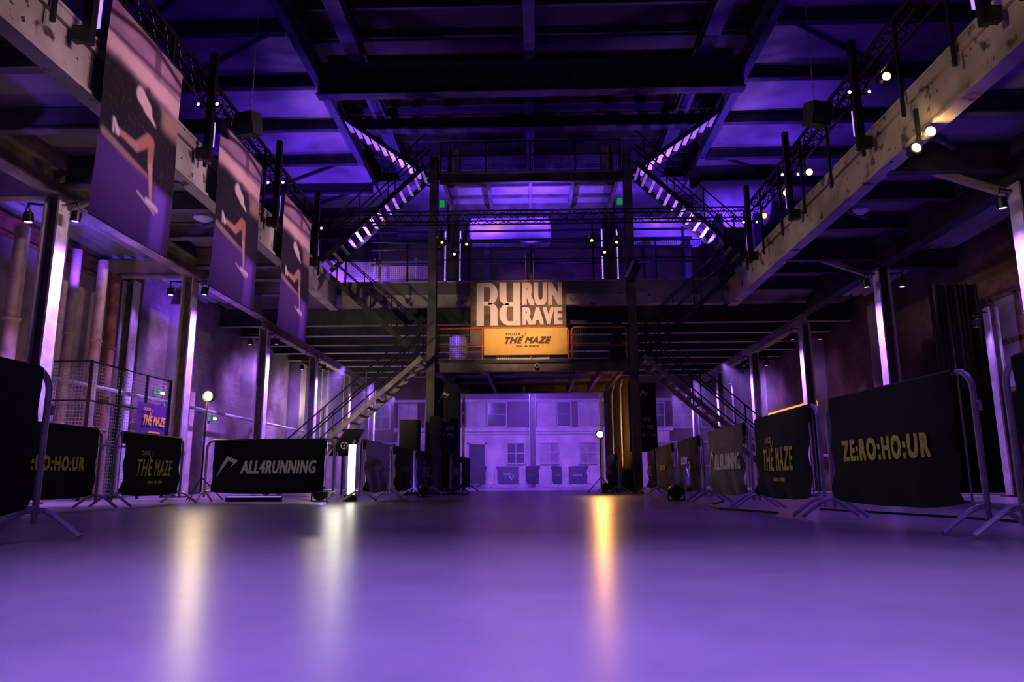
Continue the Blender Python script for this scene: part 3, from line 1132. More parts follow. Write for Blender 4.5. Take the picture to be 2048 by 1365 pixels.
def banner_mesh():
    nu, nv = 80, 116
    W, H = 2.06, 3.24
    mb = MB()

    def fn(u, v):
        return (W * u, 0.02 * sin(u * 5 + 1) * v + 0.012 * sin(v * 7), -H * v)
    mb.grid(fn, nu, nv)
    me = mb.mesh('printed_sheet', M['photo'], True)
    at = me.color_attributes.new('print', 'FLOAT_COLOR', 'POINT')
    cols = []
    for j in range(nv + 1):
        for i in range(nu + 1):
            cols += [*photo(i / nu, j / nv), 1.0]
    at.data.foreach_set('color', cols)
    return me


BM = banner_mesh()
for i, y in enumerate((8.92, 12.55, 16.12)):
    t = thing('hanging_banner', 'tall printed banner of a blurred runner, %s along the balcony front' % ('largest and first' if i == 0 else ['', 'second', 'third'][i]),
              'banner', (-5.83, y, 7.10), pi / 2, 'runner banners on the balcony')
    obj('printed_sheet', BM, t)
    a = MB()
    a.tube([(-0.05, 0.0, 0.0), (2.11, 0.0, 0.0)], 0.02, 8)
    a.build('top_batten', M['gear'], t, True)
    a = MB()
    a.tube([(0.0, 0.015, -3.24), (2.06, -0.01, -3.24)], 0.012, 8)
    a.build('bottom_batten', M['gear'], t, True)
    for xx in (0.12, 1.94):
        a = MB()
        a.bar((xx, 0.0, 0.0), (xx, 0.074, 0.030), 0.03, 0.03)
        a.build('tie', M['gear'], t)

# ------------------------------------------------------------------ balcony railings, trusses, lamp posts


def railing(pts, label, post_gap=1.4, h=1.25, zb=6.0, m='gear', mesh=True, mid=True):
    t = thing('railing', label, 'railing', (0, 0, 0))
    a, b = Vector(pts[0]), Vector(pts[1])
    L = (b - a).length
    n = max(1, round(L / post_gap))
    for i in range(n + 1):
        p = a.lerp(b, i / n)
        q = MB()
        q.bar((p.x, p.y, zb), (p.x, p.y, a.z + h), 0.05, 0.05)
        q.build('post', M[m], t)
    for zz in ((h, h * 0.55) if mid else (h,)):
        q = MB()
        q.tube([(a.x, a.y, a.z + zz), (b.x, b.y, b.z + zz)], 0.024, 8)
        q.build('rail', M[m], t, True)
    if mesh:
        q = MB()
        d = (b - a).normalized()
        s = Vector((-d.y, d.x, 0)) * 0.004
        q.add([a - s + Vector((0, 0, 0.08)), b - s + Vector((0, 0, 0.08)), b - s + Vector((0, 0, h)), a - s + Vector((0, 0, h))], [(0, 1, 2, 3)])
        q.build('mesh_infill', M['wire'], t)
    return t


railing(((-5.93, -2, 6.45), (-5.93, 19.3, 6.45)), 'black balcony railing behind the runner banners', mesh=False)
railing(((5.93, -2, 6.45), (5.93, 19.3, 6.45)), 'black balcony railing on the lamp side above the worn cream beam', mesh=False)
railing(((-5.8, 21.7, 6.45), (5.8, 21.7, 6.45)), 'mesh railing along the back balcony above the big lettered banner', 1.9, 1.25, 6.45)


def truss(p, q, label, sz=0.29, pitch=0.45):
    p, q = Vector(p), Vector(q)
    d = (q - p).normalized()
    s = d.cross(Vector((0, 0, 1))).normalized()
    u = Vector((0, 0, 1))
    t = thing('lighting_truss', label, 'truss', (0, 0, 0))
    cs = [s * a * sz / 2 + u * b * sz / 2 for a, b in ((-1, -1), (1, -1), (1, 1), (-1, 1))]
    for c in cs:
        a = MB()
        a.tube([p + c, q + c], 0.024, 8)
        a.build('chord', M['gear'], t, True)
    n = int((q - p).length / pitch)
    lc = MB()
    for f in range(4):
        c0, c1 = cs[f], cs[(f + 1) % 4]
        for i in range(n):
            a0 = p.lerp(q, i / n)
            a1 = p.lerp(q, (i + 0.5) / n)
            a2 = p.lerp(q, (i + 1) / n)
            lc.tube([a0 + c0, a1 + c1], 0.011, 5)
            lc.tube([a1 + c1, a2 + c0], 0.011, 5)
    lc.build('lacing', M['gear'], t)
    return t


truss((-6.17, 4.0, 7.72), (-6.17, 19.4, 7.72), 'black box truss riding on the railing above the runner banners')
truss((6.17, 4.0, 7.72), (6.17, 19.4, 7.72), 'black box truss riding on the lamp side railing carrying warm lamps')
truss((-5.9, 19.0, 7.50), (5.9, 19.0, 7.50), 'black box truss crossing the hall in front of the portal')

for sx in (-1, 1):
    side = 'banner' if sx < 0 else 'lamp'
    for i, y in enumerate((8.45, 12.0, 15.5, 18.55)):
        t = thing('lamp_post', '%s black lamp post clamped to the %s side balcony beam, with violet tube' % (ORD[i], side), 'post', (sx * 5.80, y, 6.02), 0, 'lamp posts on the balcony beams')
        a = MB()
        a.box(-0.06, 0.06, -0.06, 0.06, 0.0, 2.1)
        a.build('post', M['gear'], t)
        a = MB()
        a.box(*sorted((sx * 0.061, sx * 0.188)), -0.06, 0.06, 0.03, 0.24)
        a.build('clamp', M['gear'], t)
        a = MB()
        a.tube([(0.0, 0.16, 0.35), (0.0, 0.16, 0.82)], 0.035, 8)
        a.build('tube_light', M['ledtube'], t, True, 'glowing violet tube')
        for s in (-1, 1):
            lamp((sx * 5.80 + s * 0.17, y - 0.12, 7.05), (sx * 5.86 + s * 0.5, y - 3.0, 6.8), 'ledv', 'tiny violet lamp, %s of the %s lamp post on the %s side balcony' % ('hall side' if s * sx < 0 else 'gallery side', ORD[i], side), 'lamp', 'violet lamps on balcony posts', 'wash_lamp', 0.38, r=0.085, hold=(sx * 5.80, y - 0.066, 7.12))

# warm lamps hung on the lamp side truss
for i, (y, z) in enumerate(((11.5, 7.11), (12.6, 6.9), (15.05, 6.95), (16.5, 7.07), (18.15, 7.12))):
    lamp((6.09, y, z), (5.3, y - 5, z - 1.2), 'warmlens' if i < 3 else 'warmdim', '%s glowing amber lamp hung along the lamp side truss, counted from the front' % ORD[i], 'lamp', 'amber lamps on the truss', 'theatre_lamp', 0.9, 0.085, hold=(6.045, y + 0.12, 7.53))
t = thing('twin_spotlight', 'twin warm spotlight starring under the lamp side balcony beam', 'spotlight', (5.96, 10.5, 5.52))
a = MB()
a.bar((0, 0, 0.45), (0, 0, -0.1), 0.05, 0.05)
a.bar((0, -0.05, 0.0), (-0.1, -0.3, -0.1), 0.05, 0.05)
a.build('bracket', M['gear'], t)
for (dx, dy, dz) in ((-0.02, -0.35, -0.1), (-0.12, -0.1, -0.24)):
    a = MB()
    a.lathe([(0.05, 0.2), (0.09, 0.12), (0.1, 0.0), (0.09, -0.01)], axis='Y', n=14)
    h = a.build('head', M['gear'], t, True)
    h.location = (dx, dy, dz)
    a = MB()
    a.lathe([(0.07, -0.02), (0.03, -0.03)], axis='Y', n=14)
    l = a.build('lens', M['flood'] if dy < -0.2 else M['warmlens'], h, True)
spot((5.75, 10.1, 5.3), (9, 12, 5.9), 40, WARM, 120, 0.7, 0.06)
spot((5.75, 10.1, 5.3), (3.5, 6.5, 0), 25, WARM, 70, 0.7, 0.06)

# ------------------------------------------------------------------ central portal: four posts, two decks
PY, PY2, PX = 20.4, 25.7, 2.88
for sx in (-1, 1):
    for y, nm in ((PY, 'front'), (PY2, 'rear')):
        t = thing('portal_post', '%s riveted steel post of the portal on the %s side' % (nm, 'banner' if sx < 0 else 'lamp'), 'post', (sx * PX, y, 0), 0, 'portal posts')
        zt = 9.94 if nm == 'front' else 3.44
        for s in (-1, 1):
            a = MB()
            a.box(-0.12, 0.12, *sorted((s * 0.13, s * 0.10)), 0.021, zt)
            a.build('flange', M['beamdark'], t)
        a = MB()
        a.box(-0.02, 0.02, -0.10, 0.10, 0.021, zt)
        a.build('web', M['beamdark'], t)
        a = MB()
        a.box(-0.2, 0.2, -0.2, 0.2, 0, 0.02)
        a.build('base_plate', M['steel'], t)


def deck(z, y0, y1, label, ribm, deckm, ribs, crosses):
    t = thing('portal_deck', label, 'platform', (0, 0, z))
    hx = PX - 0.14
    a = MB()
    a.box(-hx, hx, y0, y1, -0.06, 0.0)
    a.build('deck_plate', M[deckm], t)
    a = MB()
    a.ibeam((-hx, y0 + 0.1, -0.2), (hx, y0 + 0.1, -0.2), 0.28, 0.14, 0.02, 0.02)
    a.build('front_beam', M['beamdark'], t)
    a = MB()
    a.ibeam((-hx, y1 - 0.1, -0.2), (hx, y1 - 0.1, -0.2), 0.28, 0.14, 0.02, 0.02)
    a.build('rear_beam', M[ribm], t)
    for x in ribs:
        a = MB()
        a.ibeam((x, y0 + 0.2, -0.2), (x, y1 - 0.2, -0.2), 0.24, 0.1, 0.02, 0.02)
        a.build('rib', M[ribm], t)
    for y in crosses:
        a = MB()
        a.box(-hx + 0.1, hx - 0.1, y - 0.04, y + 0.04, -0.16, -0.06)
        a.build('cross_bar', M[ribm], t)
    return t


deck(3.74, PY - 0.05, PY2, 'lower portal platform carrying the orange railing and yellow banner', 'wood', 'steel', (-2.6, -1.3, 1.3, 2.0, 2.6), (22.2, 23.9))
deck(9.48, PY - 0.05, 23.0, 'upper portal bridge with violet-lit ribbed underside', 'beamdark', 'corr', (-2.6, -1.28, 0.0, 1.28, 2.6), (21.2, 22.1))
railing(((-2.7, PY + 0.05, 9.48), (2.7, PY + 0.05, 9.48)), 'thin mesh railing on the upper portal bridge', 1.35, 1.0, 9.48)

# orange railing of the lower platform: two gate-like panels with wire mesh
for nm, xa, xb in (('wide', -2.72, 1.05), ('narrow', 1.14, 2.72)):
    t = thing('platform_railing', '%s orange-red tube railing panel on the lower portal platform' % ('wide' if nm == 'wide' else 'narrow mesh-filled'), 'railing', (0, PY + 0.08, 3.74), 0)
    a = MB()
    rc = 0.1
    pts = [(xa, 0, 0.0), (xa, 0, 0.95 - rc), (xa + 0.03, 0, 0.92), (xa + rc, 0, 0.95), (xb - rc, 0, 0.95), (xb - 0.03, 0, 0.92), (xb, 0, 0.95 - rc), (xb, 0, 0.0)]
    a.tube(pts, 0.026, 8)
    a.build('frame_tube', M['redrail'], t, True)
    a = MB()
    a.tube([(xa, 0, 0.42), (xb, 0, 0.42)], 0.016, 8)
    a.build('mid_rail', M['redrail'], t, True)
    for x in ((-1.42,) if nm == 'wide' else ()):
        a = MB()
        a.tube([(x, 0, 0), (x, 0, 0.95)], 0.024, 8)
        a.build('post', M['redrail'], t, True)
    if nm == 'wide':
        a = MB()
        a.tube([(-0.02, -0.03, 0), (-0.02, -0.03, 0.98)], 0.024, 8)
        a.build('post', M['redrail'], t, True)
    a = MB()
    a.add([(xa, 0.02, 0.04), (xb, 0.02, 0.04), (xb, 0.02, 0.93), (xa, 0.02, 0.93)], [(0, 1, 2, 3)])
    a.build('mesh_infill', M['wire'], t)
# yellow banner tied to that railing, white board behind it
t = thing('yellow_banner', 'yellow banner with brown slanted two-word print tied to the platform railing', 'banner', (-0.18, PY - 0.02, 3.88))
a = MB()
a.grid(lambda u, v: (-1.19 + 2.38 * u, 0.012 * sin(u * 9) * (1 - v), 0.77 * v), 30, 6)
a.build('vinyl_sheet', M['ybanner'], t, True)
put([(T('THE MAZE', 1.32, 0.2, bold=0.04, shear=0.4), 0.08, 0.43), (T('OOOR', 0.42, 0.07, bold=0.02), -0.36, 0.61), (small_tick(0.16, 0.12), -0.05, 0.58), (dashes(0.66, 0.045, 18), 0.06, 0.25)],
    lambda x, z: (x, -0.022, z)).build('lettering', M['dprint'], t)
a = MB()
a.box(-1.02 + 0.0, 0.50, PY + 0.115, PY + 0.135, 3.745, 4.4)
tag(a.build('white_board', M['wboard']), 'white board peeking out below the yellow banner', 'board')
t = thing('big_lettered_banner', 'big brown banner with cream block letters hung on the back balcony beam', 'banner', (0, 21.69, 0))
a = MB()
a.grid(lambda u, v: (-1.88 + 2.94 * u, 0.015 * sin(u * 8 + v * 3), 4.42 + 2.02 * v), 24, 12)
a.build('printed_sheet', M['runbg'], t, True)
Rr = block_r(0.66, 1.36)
Rrot = ([(-p[0], -p[1]) for p in Rr[0]], Rr[1])
for nm, lst in (('letter', [(Rr, -1.36, 5.70)]), ('letter', [(Rrot, -0.67, 5.70)]), ('upper_word', [(T('RUN', 1.22, 0.74, bold=0.04), 0.33, 6.01)]), ('lower_word', [(T('RAVE', 1.22, 0.56, bold=0.04), 0.33, 5.31)])):
    put(lst, lambda x, z: (x, -0.022, z)).build(nm, M['letter'], t)
# small round camera on the deck beam
t = thing('dome_camera', 'small white ring camera on the beam below the yellow banner', 'camera', (0.14, PY - 0.08, 3.56))
a = MB()
a.lathe([(0.045, 0.08), (0.07, 0.05), (0.07, -0.04), (0.05, -0.04), (0.045, 0.0)], axis='Y', n=16)
a.build('ring_housing', M['frame'], t, True)
a = MB()
a.lathe([(0.044, -0.01), (0.01, -0.02)], axis='Y', n=12)
a.build('lens', M['black'], t, True)

# ------------------------------------------------------------------ zigzag staircases


def flight(xa, za, xb, zb, y0, y1, label, rails=True, sm='steel'):
    """Open-tread flight from (xa, za) to (xb, zb) across the hall."""
    t = thing('staircase', label, 'staircase', (0, 0, 0))
    sgn = 1 if xb > xa else -1
    ln = hypot(xb - xa, zb - za)
    nx, nz = -(zb - za) / ln * sgn, abs(xb - xa) / ln
    for y in (y0, y1 - 0.04):
        a = MB()
        dd = 0.065
        poly = [(xa - nx * dd, za - nz * dd), (xb - nx * dd, zb - nz * dd), (xb + nx * dd, zb + nz * dd), (xa + nx * dd, za + nz * dd)]
        a.prism(poly, lambda p, q, c: (p, y + c, q), 0.04)
        a.build('stringer', M[sm], t)
    n = max(3, round(abs(zb - za) / 0.2))
    dep = abs(xb - xa) / n
    tm = MB()
    tm.box(-dep * 0.23, dep * 0.23, y0 + 0.041, y1 - 0.041, -0.02, 0.02)
    me = tm.mesh('tread', M['tread'])
    for i in range(n):
        f = (i + 0.5) / n
        obj('tread', me, t, None, (xa + (xb - xa) * f, 0, za + (zb - za) * f))
    if rails:
        for y in (y0 + 0.02, y1 - 0.02):
            for hh in (0.55, 1.0):
                a = MB()
                a.tube([(xa, y, za + hh), (xb, y, zb + hh)], 0.02, 6)
                a.build('handrail', M['gear'], t, True)
            for k in range(4):
                f = (k + 0.3) / 3.6
                a = MB()
                x, z = xa + (xb - xa) * f, za + (zb - za) * f
                a.bar((x, y, z), (x, y, z + 1.0), 0.03, 0.03)
                a.build('post', M['gear'], t)
    return t


for sx in (-1, 1):
    side = 'banner' if sx < 0 else 'lamp'
    flight(sx * 7.2, 0.0, sx * 3.05, 3.70, 19.6, 20.65, 'lowest open-tread flight from the floor to the portal platform on the %s side' % side, True, 'stair')
    flight(sx * 3.05, 3.74, sx * 6.05, 6.43, 20.7, 21.65, 'flight rising from the portal platform to the balcony on the %s side' % side)
    flight(sx * 5.97, 6.5, sx * 3.05, 9.35, 19.6, 20.65, 'violet-lit flight from the balcony up to the top bridge on the %s side' % side)
    flight(sx * 3.08, 9.52, sx * 5.86, 11.55, 20.72, 21.65, 'topmost flight with bright violet treads climbing from the bridge on the %s side' % side, False)
    t = thing('stair_landing', 'landing plate joining the stair flights to the portal on the %s side' % side, 'landing', (sx * 3.025, 20.72, 3.70))
    a = MB()
    a.box(-0.02, 0.02, 0.01, 0.8, -0.05, 0.03)
    a.build('plate', M['steel'], t)
    spot((sx * 4.9, 20.2, 6.6), (sx * 4.2, 20.15, 8.8), 420, LILAC, 110, 0.6, 0.05)
    spot((sx * 4.3, 20.9, 9.0), (sx * 4.4, 21.1, 10.6), 330, LILAC, 120, 0.6, 0.05)

# ------------------------------------------------------------------ drapes, text banners, speakers at the portal
for sx in (-1, 1):
    side = 'banner' if sx < 0 else 'lamp'
    t = thing('tunnel_drape', 'pleated black drape lining the %s side of the tunnel below the platform' % side, 'drape', (sx * 2.86, 20.95, 0), sx * 0.075)
    a = MB()
    a.grid(lambda u, v: (0.03 * sin(u * 60) + 0.012 * sin(u * 23 + v), 4.5 * u, 0.02 + 3.36 * v), 140, 3)
    a.build('cloth', M['drape'], t, True)
    for yy in (1.2, 2.6):
        a = MB()
        a.tube([(-sx * 0.08, yy, 0.0), (-sx * 0.08, yy, 3.1), (0.0, yy, 3.4)], 0.022, 8)
        a.build('support_pole', M['galv'], t, True)
    t = thing('text_banner', 'tall black banner with violet lettering %s' % ('behind the lamp side portal post' if sx > 0 else 'beside the banner side speaker stack'), 'banner', (2.72 if sx > 0 else -2.98, 20.62, 1.13))
    a = MB()
    wd = 0.78 if sx > 0 else 0.86
    a.box(0, wd, 0.0, 0.02, 0.0, 1.95)
    a.build('cloth', M['vinyl'], t)
    cx = wd / 2
    put([(spike_logo(0.36, 0.36), cx, 1.55), (T('OUTSIDE,', 0.5, 0.11, bold=0.01), cx - 0.02, 0.91), (T('NIGHT AND', 0.62, 0.11, bold=0.01), cx + 0.01, 0.70), (T('INSIDE YOU', 0.64, 0.11, bold=0.01), cx + 0.02, 0.49)],
        lambda x, z: (x, -0.006, z)).build('lettering', M['wprint'], t)
t = thing('mouth_arch', 'slim pale goal-shaped arch at the far mouth of the tunnel', 'arch', (0, PY2 + 0.25, 0))
for x in (-2.47, 2.44):
    a = MB()
    a.box(x - 0.04, x + 0.04, -0.04, 0.04, 0, 3.46)
    a.build('upright', M['column'], t)
a = MB()
a.box(-2.51, 2.48, -0.04, 0.04, 3.46, 3.52)
a.build('crossbar', M['column'], t)


def speaker(loc, wd, dp, ht, label, rz=0.0):
    t = thing('loudspeaker', label, 'speaker', loc, rz)
    a = MB()
    a.box(-wd / 2, wd / 2, -dp / 2, dp / 2, 0, ht)
    a.build('cabinet', M['black'], t)
    a = MB()
    a.box(-wd / 2 + 0.03, wd / 2 - 0.03, -dp / 2 - 0.012, -dp / 2 - 0.001, 0.03, ht - 0.03)
    a.build('grille', M['gear'], t)
    return t


speaker((-3.36, 19.9, 0.95), 0.5, 0.5, 1.05, 'matt black loudspeaker just outside the banner side portal post')
speaker((-3.36, 19.9, 0.0), 0.55, 0.55, 0.95, 'black subwoofer under the outer loudspeaker by the banner side post')
speaker((-2.66, 19.98, 0.9), 0.3, 0.34, 1.2, 'tall glossy loudspeaker with orange reflection just inside the banner side post')
speaker((-2.66, 19.98, 0.0), 0.3, 0.34, 0.9, 'black subwoofer under the glossy loudspeaker inside the banner side post')

# ------------------------------------------------------------------ floodlight stands and work lamps


def stand_lamp(loc, h, lensm, label, r=0.08, spread=0.42):
    t = thing('lamp_stand', label, 'lamp', loc)
    a = MB()
    a.tube([(0, 0, 0.12), (0, 0, h - 0.12)], 0.02, 8)
    a.build('pole', M['gear'], t, True)
    for k in range(3):
        g = 2 * pi * k / 3 + 0.5
        a = MB()
        a.tube([(0, 0, 0.45), (spread * cos(g), spread * sin(g), 0.012)], 0.012, 6)
        a.build('leg', M['gear'], t, True)
    a = MB()
    a.lathe([(0.05, 0.2), (0.1, 0.14), (0.12, 0.02), (0.105, 0.0)], axis='Y', n=16)
    b = a.build('head', M['gear'], t, True)
    b.location = (0, 0, h)
    a = MB()
    a.lathe([(r, -0.015), (r * 0.5, -0.04), (0.01, -0.045)], axis='Y', n=16)
    a.build('lens', M[lensm], b, True, 'glowing lens')
    return t


stand_lamp((1.88, 20.5, 0), 1.62, 'flood', 'orange flood lamp blazing on a thin stand inside the tunnel mouth', 0.085)
spot((1.9, 20.75, 1.62), (2.8, 21.9, 2.0), 160, ORANGE, 130, 0.9, 0.08)
spot((1.88, 20.3, 1.62), (1.6, 15.5, 0.0), 150, ORANGE, 46, 1.0, 0.12)
stand_lamp((-6.42, 14.1, 0), 2.02, 'creamlens', 'cream work lamp on a tall stand behind the banner side barriers', 0.07)
point((-6.42, 13.9, 2.05), 55, CREAM, 0.16)
spot((-6.42, 14.35, 2.1), (-3.5, 25, 5.2), 600, CREAM, 60, 1.0, 0.07)
t = thing('tube_light', 'upright white tube light glowing in the gap between two barriers', 'light', (-3.30, 13.3, 0.0))
a = MB()
a.box(-0.06, 0.06, -0.03, 0.03, 0.12, 1.02)
a.build('diffuser', M['whitepanel'], t)
a = MB()
a.box(-0.1, 0.1, -0.1, 0.1, 0.0, 0.12)
a.build('base', M['gear'], t)

# ------------------------------------------------------------------ light gear, boilers, back gallery things
for k, x in enumerate((-2.1, 2.0)):
    for j, (dx, dz) in enumerate(((-0.34, -0.40), (0.34, -0.46), (0.0, -0.74))):
        lamp((x + dx, 18.95, 7.2 + dz), (x * 0.4, 14, 2), 'warmdim', '%s stage light of the cluster on the cross truss on the %s side' % (['upper', 'middle', 'lower'][j], 'banner' if k == 0 else 'lamp'), 'lamp', 'stage lights on the cross truss', 'theatre_lamp', 1.3, 0.03, hold=(x + dx, 18.9, 7.29))


def boiler(loc, r, L, label):
    t = thing('boiler', label, 'boiler', loc)
    a = MB()
    pr = [(0.02, -L / 2 - 0.28 * r)]
    for k in range(1, 6):
        g = pi / 2 * k / 6
        pr.append((r * sin(g), -L / 2 - 0.28 * r * cos(g)))
    pr += [(r, -L / 2), (r, L / 2)]
    for k in range(1, 6):
        g = pi / 2 * k / 6
        pr.append((r * cos(g), L / 2 + 0.28 * r * sin(g)))
    pr.append((0.02, L / 2 + 0.28 * r))
    a.lathe(pr, axis='X', n=28)
    a.build('shell', M['tank'], t, True)
    for x in (-L * 0.3, L * 0.3):
        a = MB()
        a.box(x - 0.12, x + 0.12, -r * 0.7, r * 0.7, 6.451 - loc[2], -r * 0.55)
        a.build('saddle', M['steel'], t)
    return t


boiler((-0.85, 28.0, 10.2), 0.62, 3.0, 'long horizontal boiler above the cross truss in the middle')
boiler((5.4, 28.0, 10.15), 0.62, 2.6, 'horizontal boiler beyond the lamp side portal post')
boiler((7.4, 25.4, 10.3), 0.85, 2.2, 'fat rounded boiler behind the lamp side stairs')
for x in (-1.8, 0.4, 5.0):
    spot((x, 26.3, 11.2), (x, 28.0, 10.4), 200, (0.15, 0.04, 1.0), 100, 0.7, 0.08)
for x in (-4.5, -1.5, 1.5, 4.5):
    spot((x, 24.0, 7.0), (x, 33.9, 8.0), 300, (0.12, 0.03, 1.0), 100, 0.8, 0.08)
spot((0, 21.2, 7.6), (0, 21.9, 9.4), 900, (0.14, 0.04, 1.0), 130, 0.7, 0.08)
for x in (-2.0, 2.0):
    spot((x, 25.5, 10.2), (x, 28.5, 12), 1100, (0.12, 0.03, 1.0), 120, 0.7, 0.08)
# low machine plinths and added light-catching box behind the back railing
for k, (x, wd, ht) in enumerate(((-7.6, 2.2, 1.2), (-4.0, 1.6, 0.9), (1.2, 1.4, 0.8), (4.2, 1.8, 1.0))):
    t = thing('switch_cabinet', 'grey steel cabinet on the back gallery, %s from the banner side' % ORD[k], 'cabinet', (x, 29.5, 6.451))
    a = MB()
    a.box(-wd / 2, wd / 2, -0.3, 0.3, 0, ht)
    a.build('body', M['tank'], t)
    a = MB()
    a.box(-wd / 2 + 0.05, -0.02, -0.33, -0.301, 0.05, ht - 0.05)
    a.build('door', M['column'], t)
    a = MB()
    a.box(0.02, wd / 2 - 0.05, -0.33, -0.301, 0.05, ht - 0.05)
    a.build('door', M['column'], t)

t = thing('warm_light_catcher', 'added flat box catching warm yellow light above the back gallery railing on the banner side', 'light catcher', (-6.0, 27.0, 7.95))  # flat box added to catch the warm light
a = MB()
a.box(-2.3, 2.3, -0.4, 0.4, 0, 0.75)
a.build('body', M['girder'], t)
for x in (-1.6, 0.0, 1.6):
    a = MB()
    a.box(x - 0.03, x + 0.03, -0.43, -0.401, -0.02, 0.78)
    a.build('flange', M['frame'], t)
    a = MB()
    a.box(x - 0.05, x + 0.05, -0.1, 0.1, 6.451 - 7.95, -0.001)
    a.build('leg', M['steel'], t)
spot((-5.8, 24.2, 7.6), (-6.0, 27.0, 8.4), 90, (1.0, 0.60, 0.16), 90, 0.9, 0.1)
t = thing('pipe_rack', 'dark level pipes crossing the back gallery below the boilers', 'pipes', (0, 25.6, 6.451))
for z, rr_ in ((2.62, 0.07), (2.32, 0.05), (1.75, 0.06), (3.0, 0.04)):
    a = MB()
    a.tube([(-5.9, 0, z), (5.9, 0, z)], rr_, 10)
    a.build('pipe', M['gear'], t, True)
for x in (-5.6, -3.3, 3.3, 5.6):
    a = MB()
    a.box(x - 0.04, x + 0.04, 0.08, 0.14, 0, 3.1)
    a.build('upright', M['steel'], t)
column(-0.05, 24.6, 6.451, 8.25, 'short pale lit post in the middle of the back gallery above the big banner', 0.3, 0.26)
spot((-0.5, 24.1, 8.6), (-0.05, 24.5, 7.2), 60, LILAC, 50, 0.9, 0.05)
# hanging speakers on chains
for sx in (-1, 1):
    t = thing('hanging_speaker', 'black loudspeaker hung on a thin chain on the %s side of the hall' % ('banner' if sx < 0 else 'lamp'), 'speaker', (sx * 5.35, 12.7, 6.85), 0.3 * sx)
    a = MB()
    a.box(-0.2, 0.2, -0.15, 0.15, 0, 0.42)
    b = a.build('cabinet', M['black'], t)
    b.rotation_euler = (0.25, 0, 0)
    a = MB()
    a.box(-0.17, 0.17, -0.165, -0.151, 0.03, 0.39)
    a.build('grille', M['gear'], b)
    a = MB()
    for k in range(52):
        zz = 0.42 + k * 0.108
        q = MB()
        pts = [(0.016 * cos(g), 0, zz + 0.062 + 0.062 * sin(g)) if k % 2 else (0, 0.016 * cos(g), zz + 0.062 + 0.062 * sin(g)) for g in [2 * pi * i / 8 for i in range(8)]]
        a.tube(pts, 0.006, 4, True)
    a.build('chain', M['galv'], t)
t = thing('floodlight', 'angled black floodlight with pale edge on the lamp side portal post', 'floodlight', (2.9, PY - 0.3, 6.2), 0.5)
a = MB()
a.box(-0.12, 0.12, -0.08, 0.08, -0.28, 0.32)
b = a.build('housing', M['black'], t)
b.rotation_euler = (0.0, 0.5, 0)
a = MB()
a.box(-0.135, -0.121, -0.09, 0.09, -0.28, 0.32)
a.build('door_flap', M['girder'], b)
a = MB()
a.bar((0, 0.05, 0.0), (0, 0.18, 0.0), 0.05, 0.05)
a.build('bracket', M['gear'], t)

# exit signs
for k, (loc, lab, rz) in enumerate((((-2.62, PY - 0.16, 8.42), 'green exit light on the banner side portal post under the bridge', 0), ((2.62, PY - 0.16, 8.42), 'green exit light on the lamp side portal post under the bridge', 0),
                                    ((-10.12, 19.2, 2.75), 'green exit light behind the mesh fence on the banner side wall', pi / 2), ((-10.12, 22.6, 2.35), 'green exit light past the cream work lamp on the banner side wall', pi / 2))):
    t = thing('exit_light', lab, 'exit sign', loc, rz)
    a = MB()
    a.box(-0.07, 0.07, -0.03, 0.03, -0.09, 0.09)
    a.build('lit_face', M['green'], t)
    a = MB()
    a.box(-0.09, 0.09, 0.031, 0.06, -0.11, 0.11)
    a.build('back_box', M['frame'], t)
    if k > 1:
        a = MB()
        a.lathe([(0.05, -0.05), (0.03, -0.08)], axis='Y', n=10)
        q = a.build('lamp', M['whitespot'], t)
        q.location = (0.2, 0, -0.02)
        a = MB()
        a.box(0.091, 0.26, 0.0, 0.05, -0.05, 0.03)
        a.build('lamp_arm', M['frame'], t)

# ------------------------------------------------------------------ banner side, under the gallery
# pipe on the wall
a = MB()
a.tube([(-9.6, 12, 2.42), (-9.6, 31, 2.42)], 0.05, 8)
tag(a.build('wall_pipe', M['galv'], None, True), 'long pale pipe running level along the banner side wall', 'pipe')
for k, (x, y, r, m) in enumerate(((-9.9, 13.2, 0.13, 'pink'), (-9.4, 13.6, 0.12, 'pink'), (-9.7, 14.6, 0.10, 'pink'), (-9.6, 15.4, 0.11, 'pink'), (-9.9, 16.4, 0.12, 'redbeam'))):
    t = thing('riser_pipe', '%s upright pink-grey pipe behind the first banner side column' % ORD[k], 'pipe', (x, y, 0), 0, 'upright pipes under the gallery')
    a = MB()
    a.tube([(0, 0, 0), (0, 0, 5.25)], r, 12)
    a.build('pipe', M[m], t, True)
    for z in (1.5, 3.4):
        a = MB()
        a.lathe([(r + 0.02, z), (r + 0.035, z + 0.03), (r + 0.02, z + 0.06)], n=12)
        a.build('collar', M[m], t, True)
spot((-8.8, 12.0, 1.2), (-9.7, 14.8, 3.0), 70, (1.0, 0.34, 0.5), 80, 0.7, 0.1)
# mesh fence
t = thing('mesh_fence', 'dark wire mesh fence standing between the first and second banner side columns', 'fence', (0, 0, 0))
segs = (((-9.9, 14.0), (-8.75, 14.0)), ((-8.75, 14.0), (-8.65, 17.0)))
for (p, q) in segs:
    n = 1 if p[1] == q[1] else 3
    for i in range(n + 1):
        if i == 0 and p[0] == -8.75:
            continue
        x, y = p[0] + (q[0] - p[0]) * i / n, p[1] + (q[1] - p[1]) * i / n
        a = MB()
        a.bar((x, y, 0), (x, y, 2.75), 0.05, 0.05)
        a.build('post', M['gear'], t)
    for z in (2.73, 1.95, 1.1):
        a = MB()
        a.tube([(*p, z), (*q, z)], 0.02, 6)
        a.build('rail', M['gear'], t, True)
    a = MB()
    a.add([(p[0], p[1], 0.1), (q[0], q[1], 0.1), (q[0], q[1], 2.7), (p[0], p[1], 2.7)], [(0, 1, 2, 3)])
    a.build('mesh_infill', M['wirefence'], t)
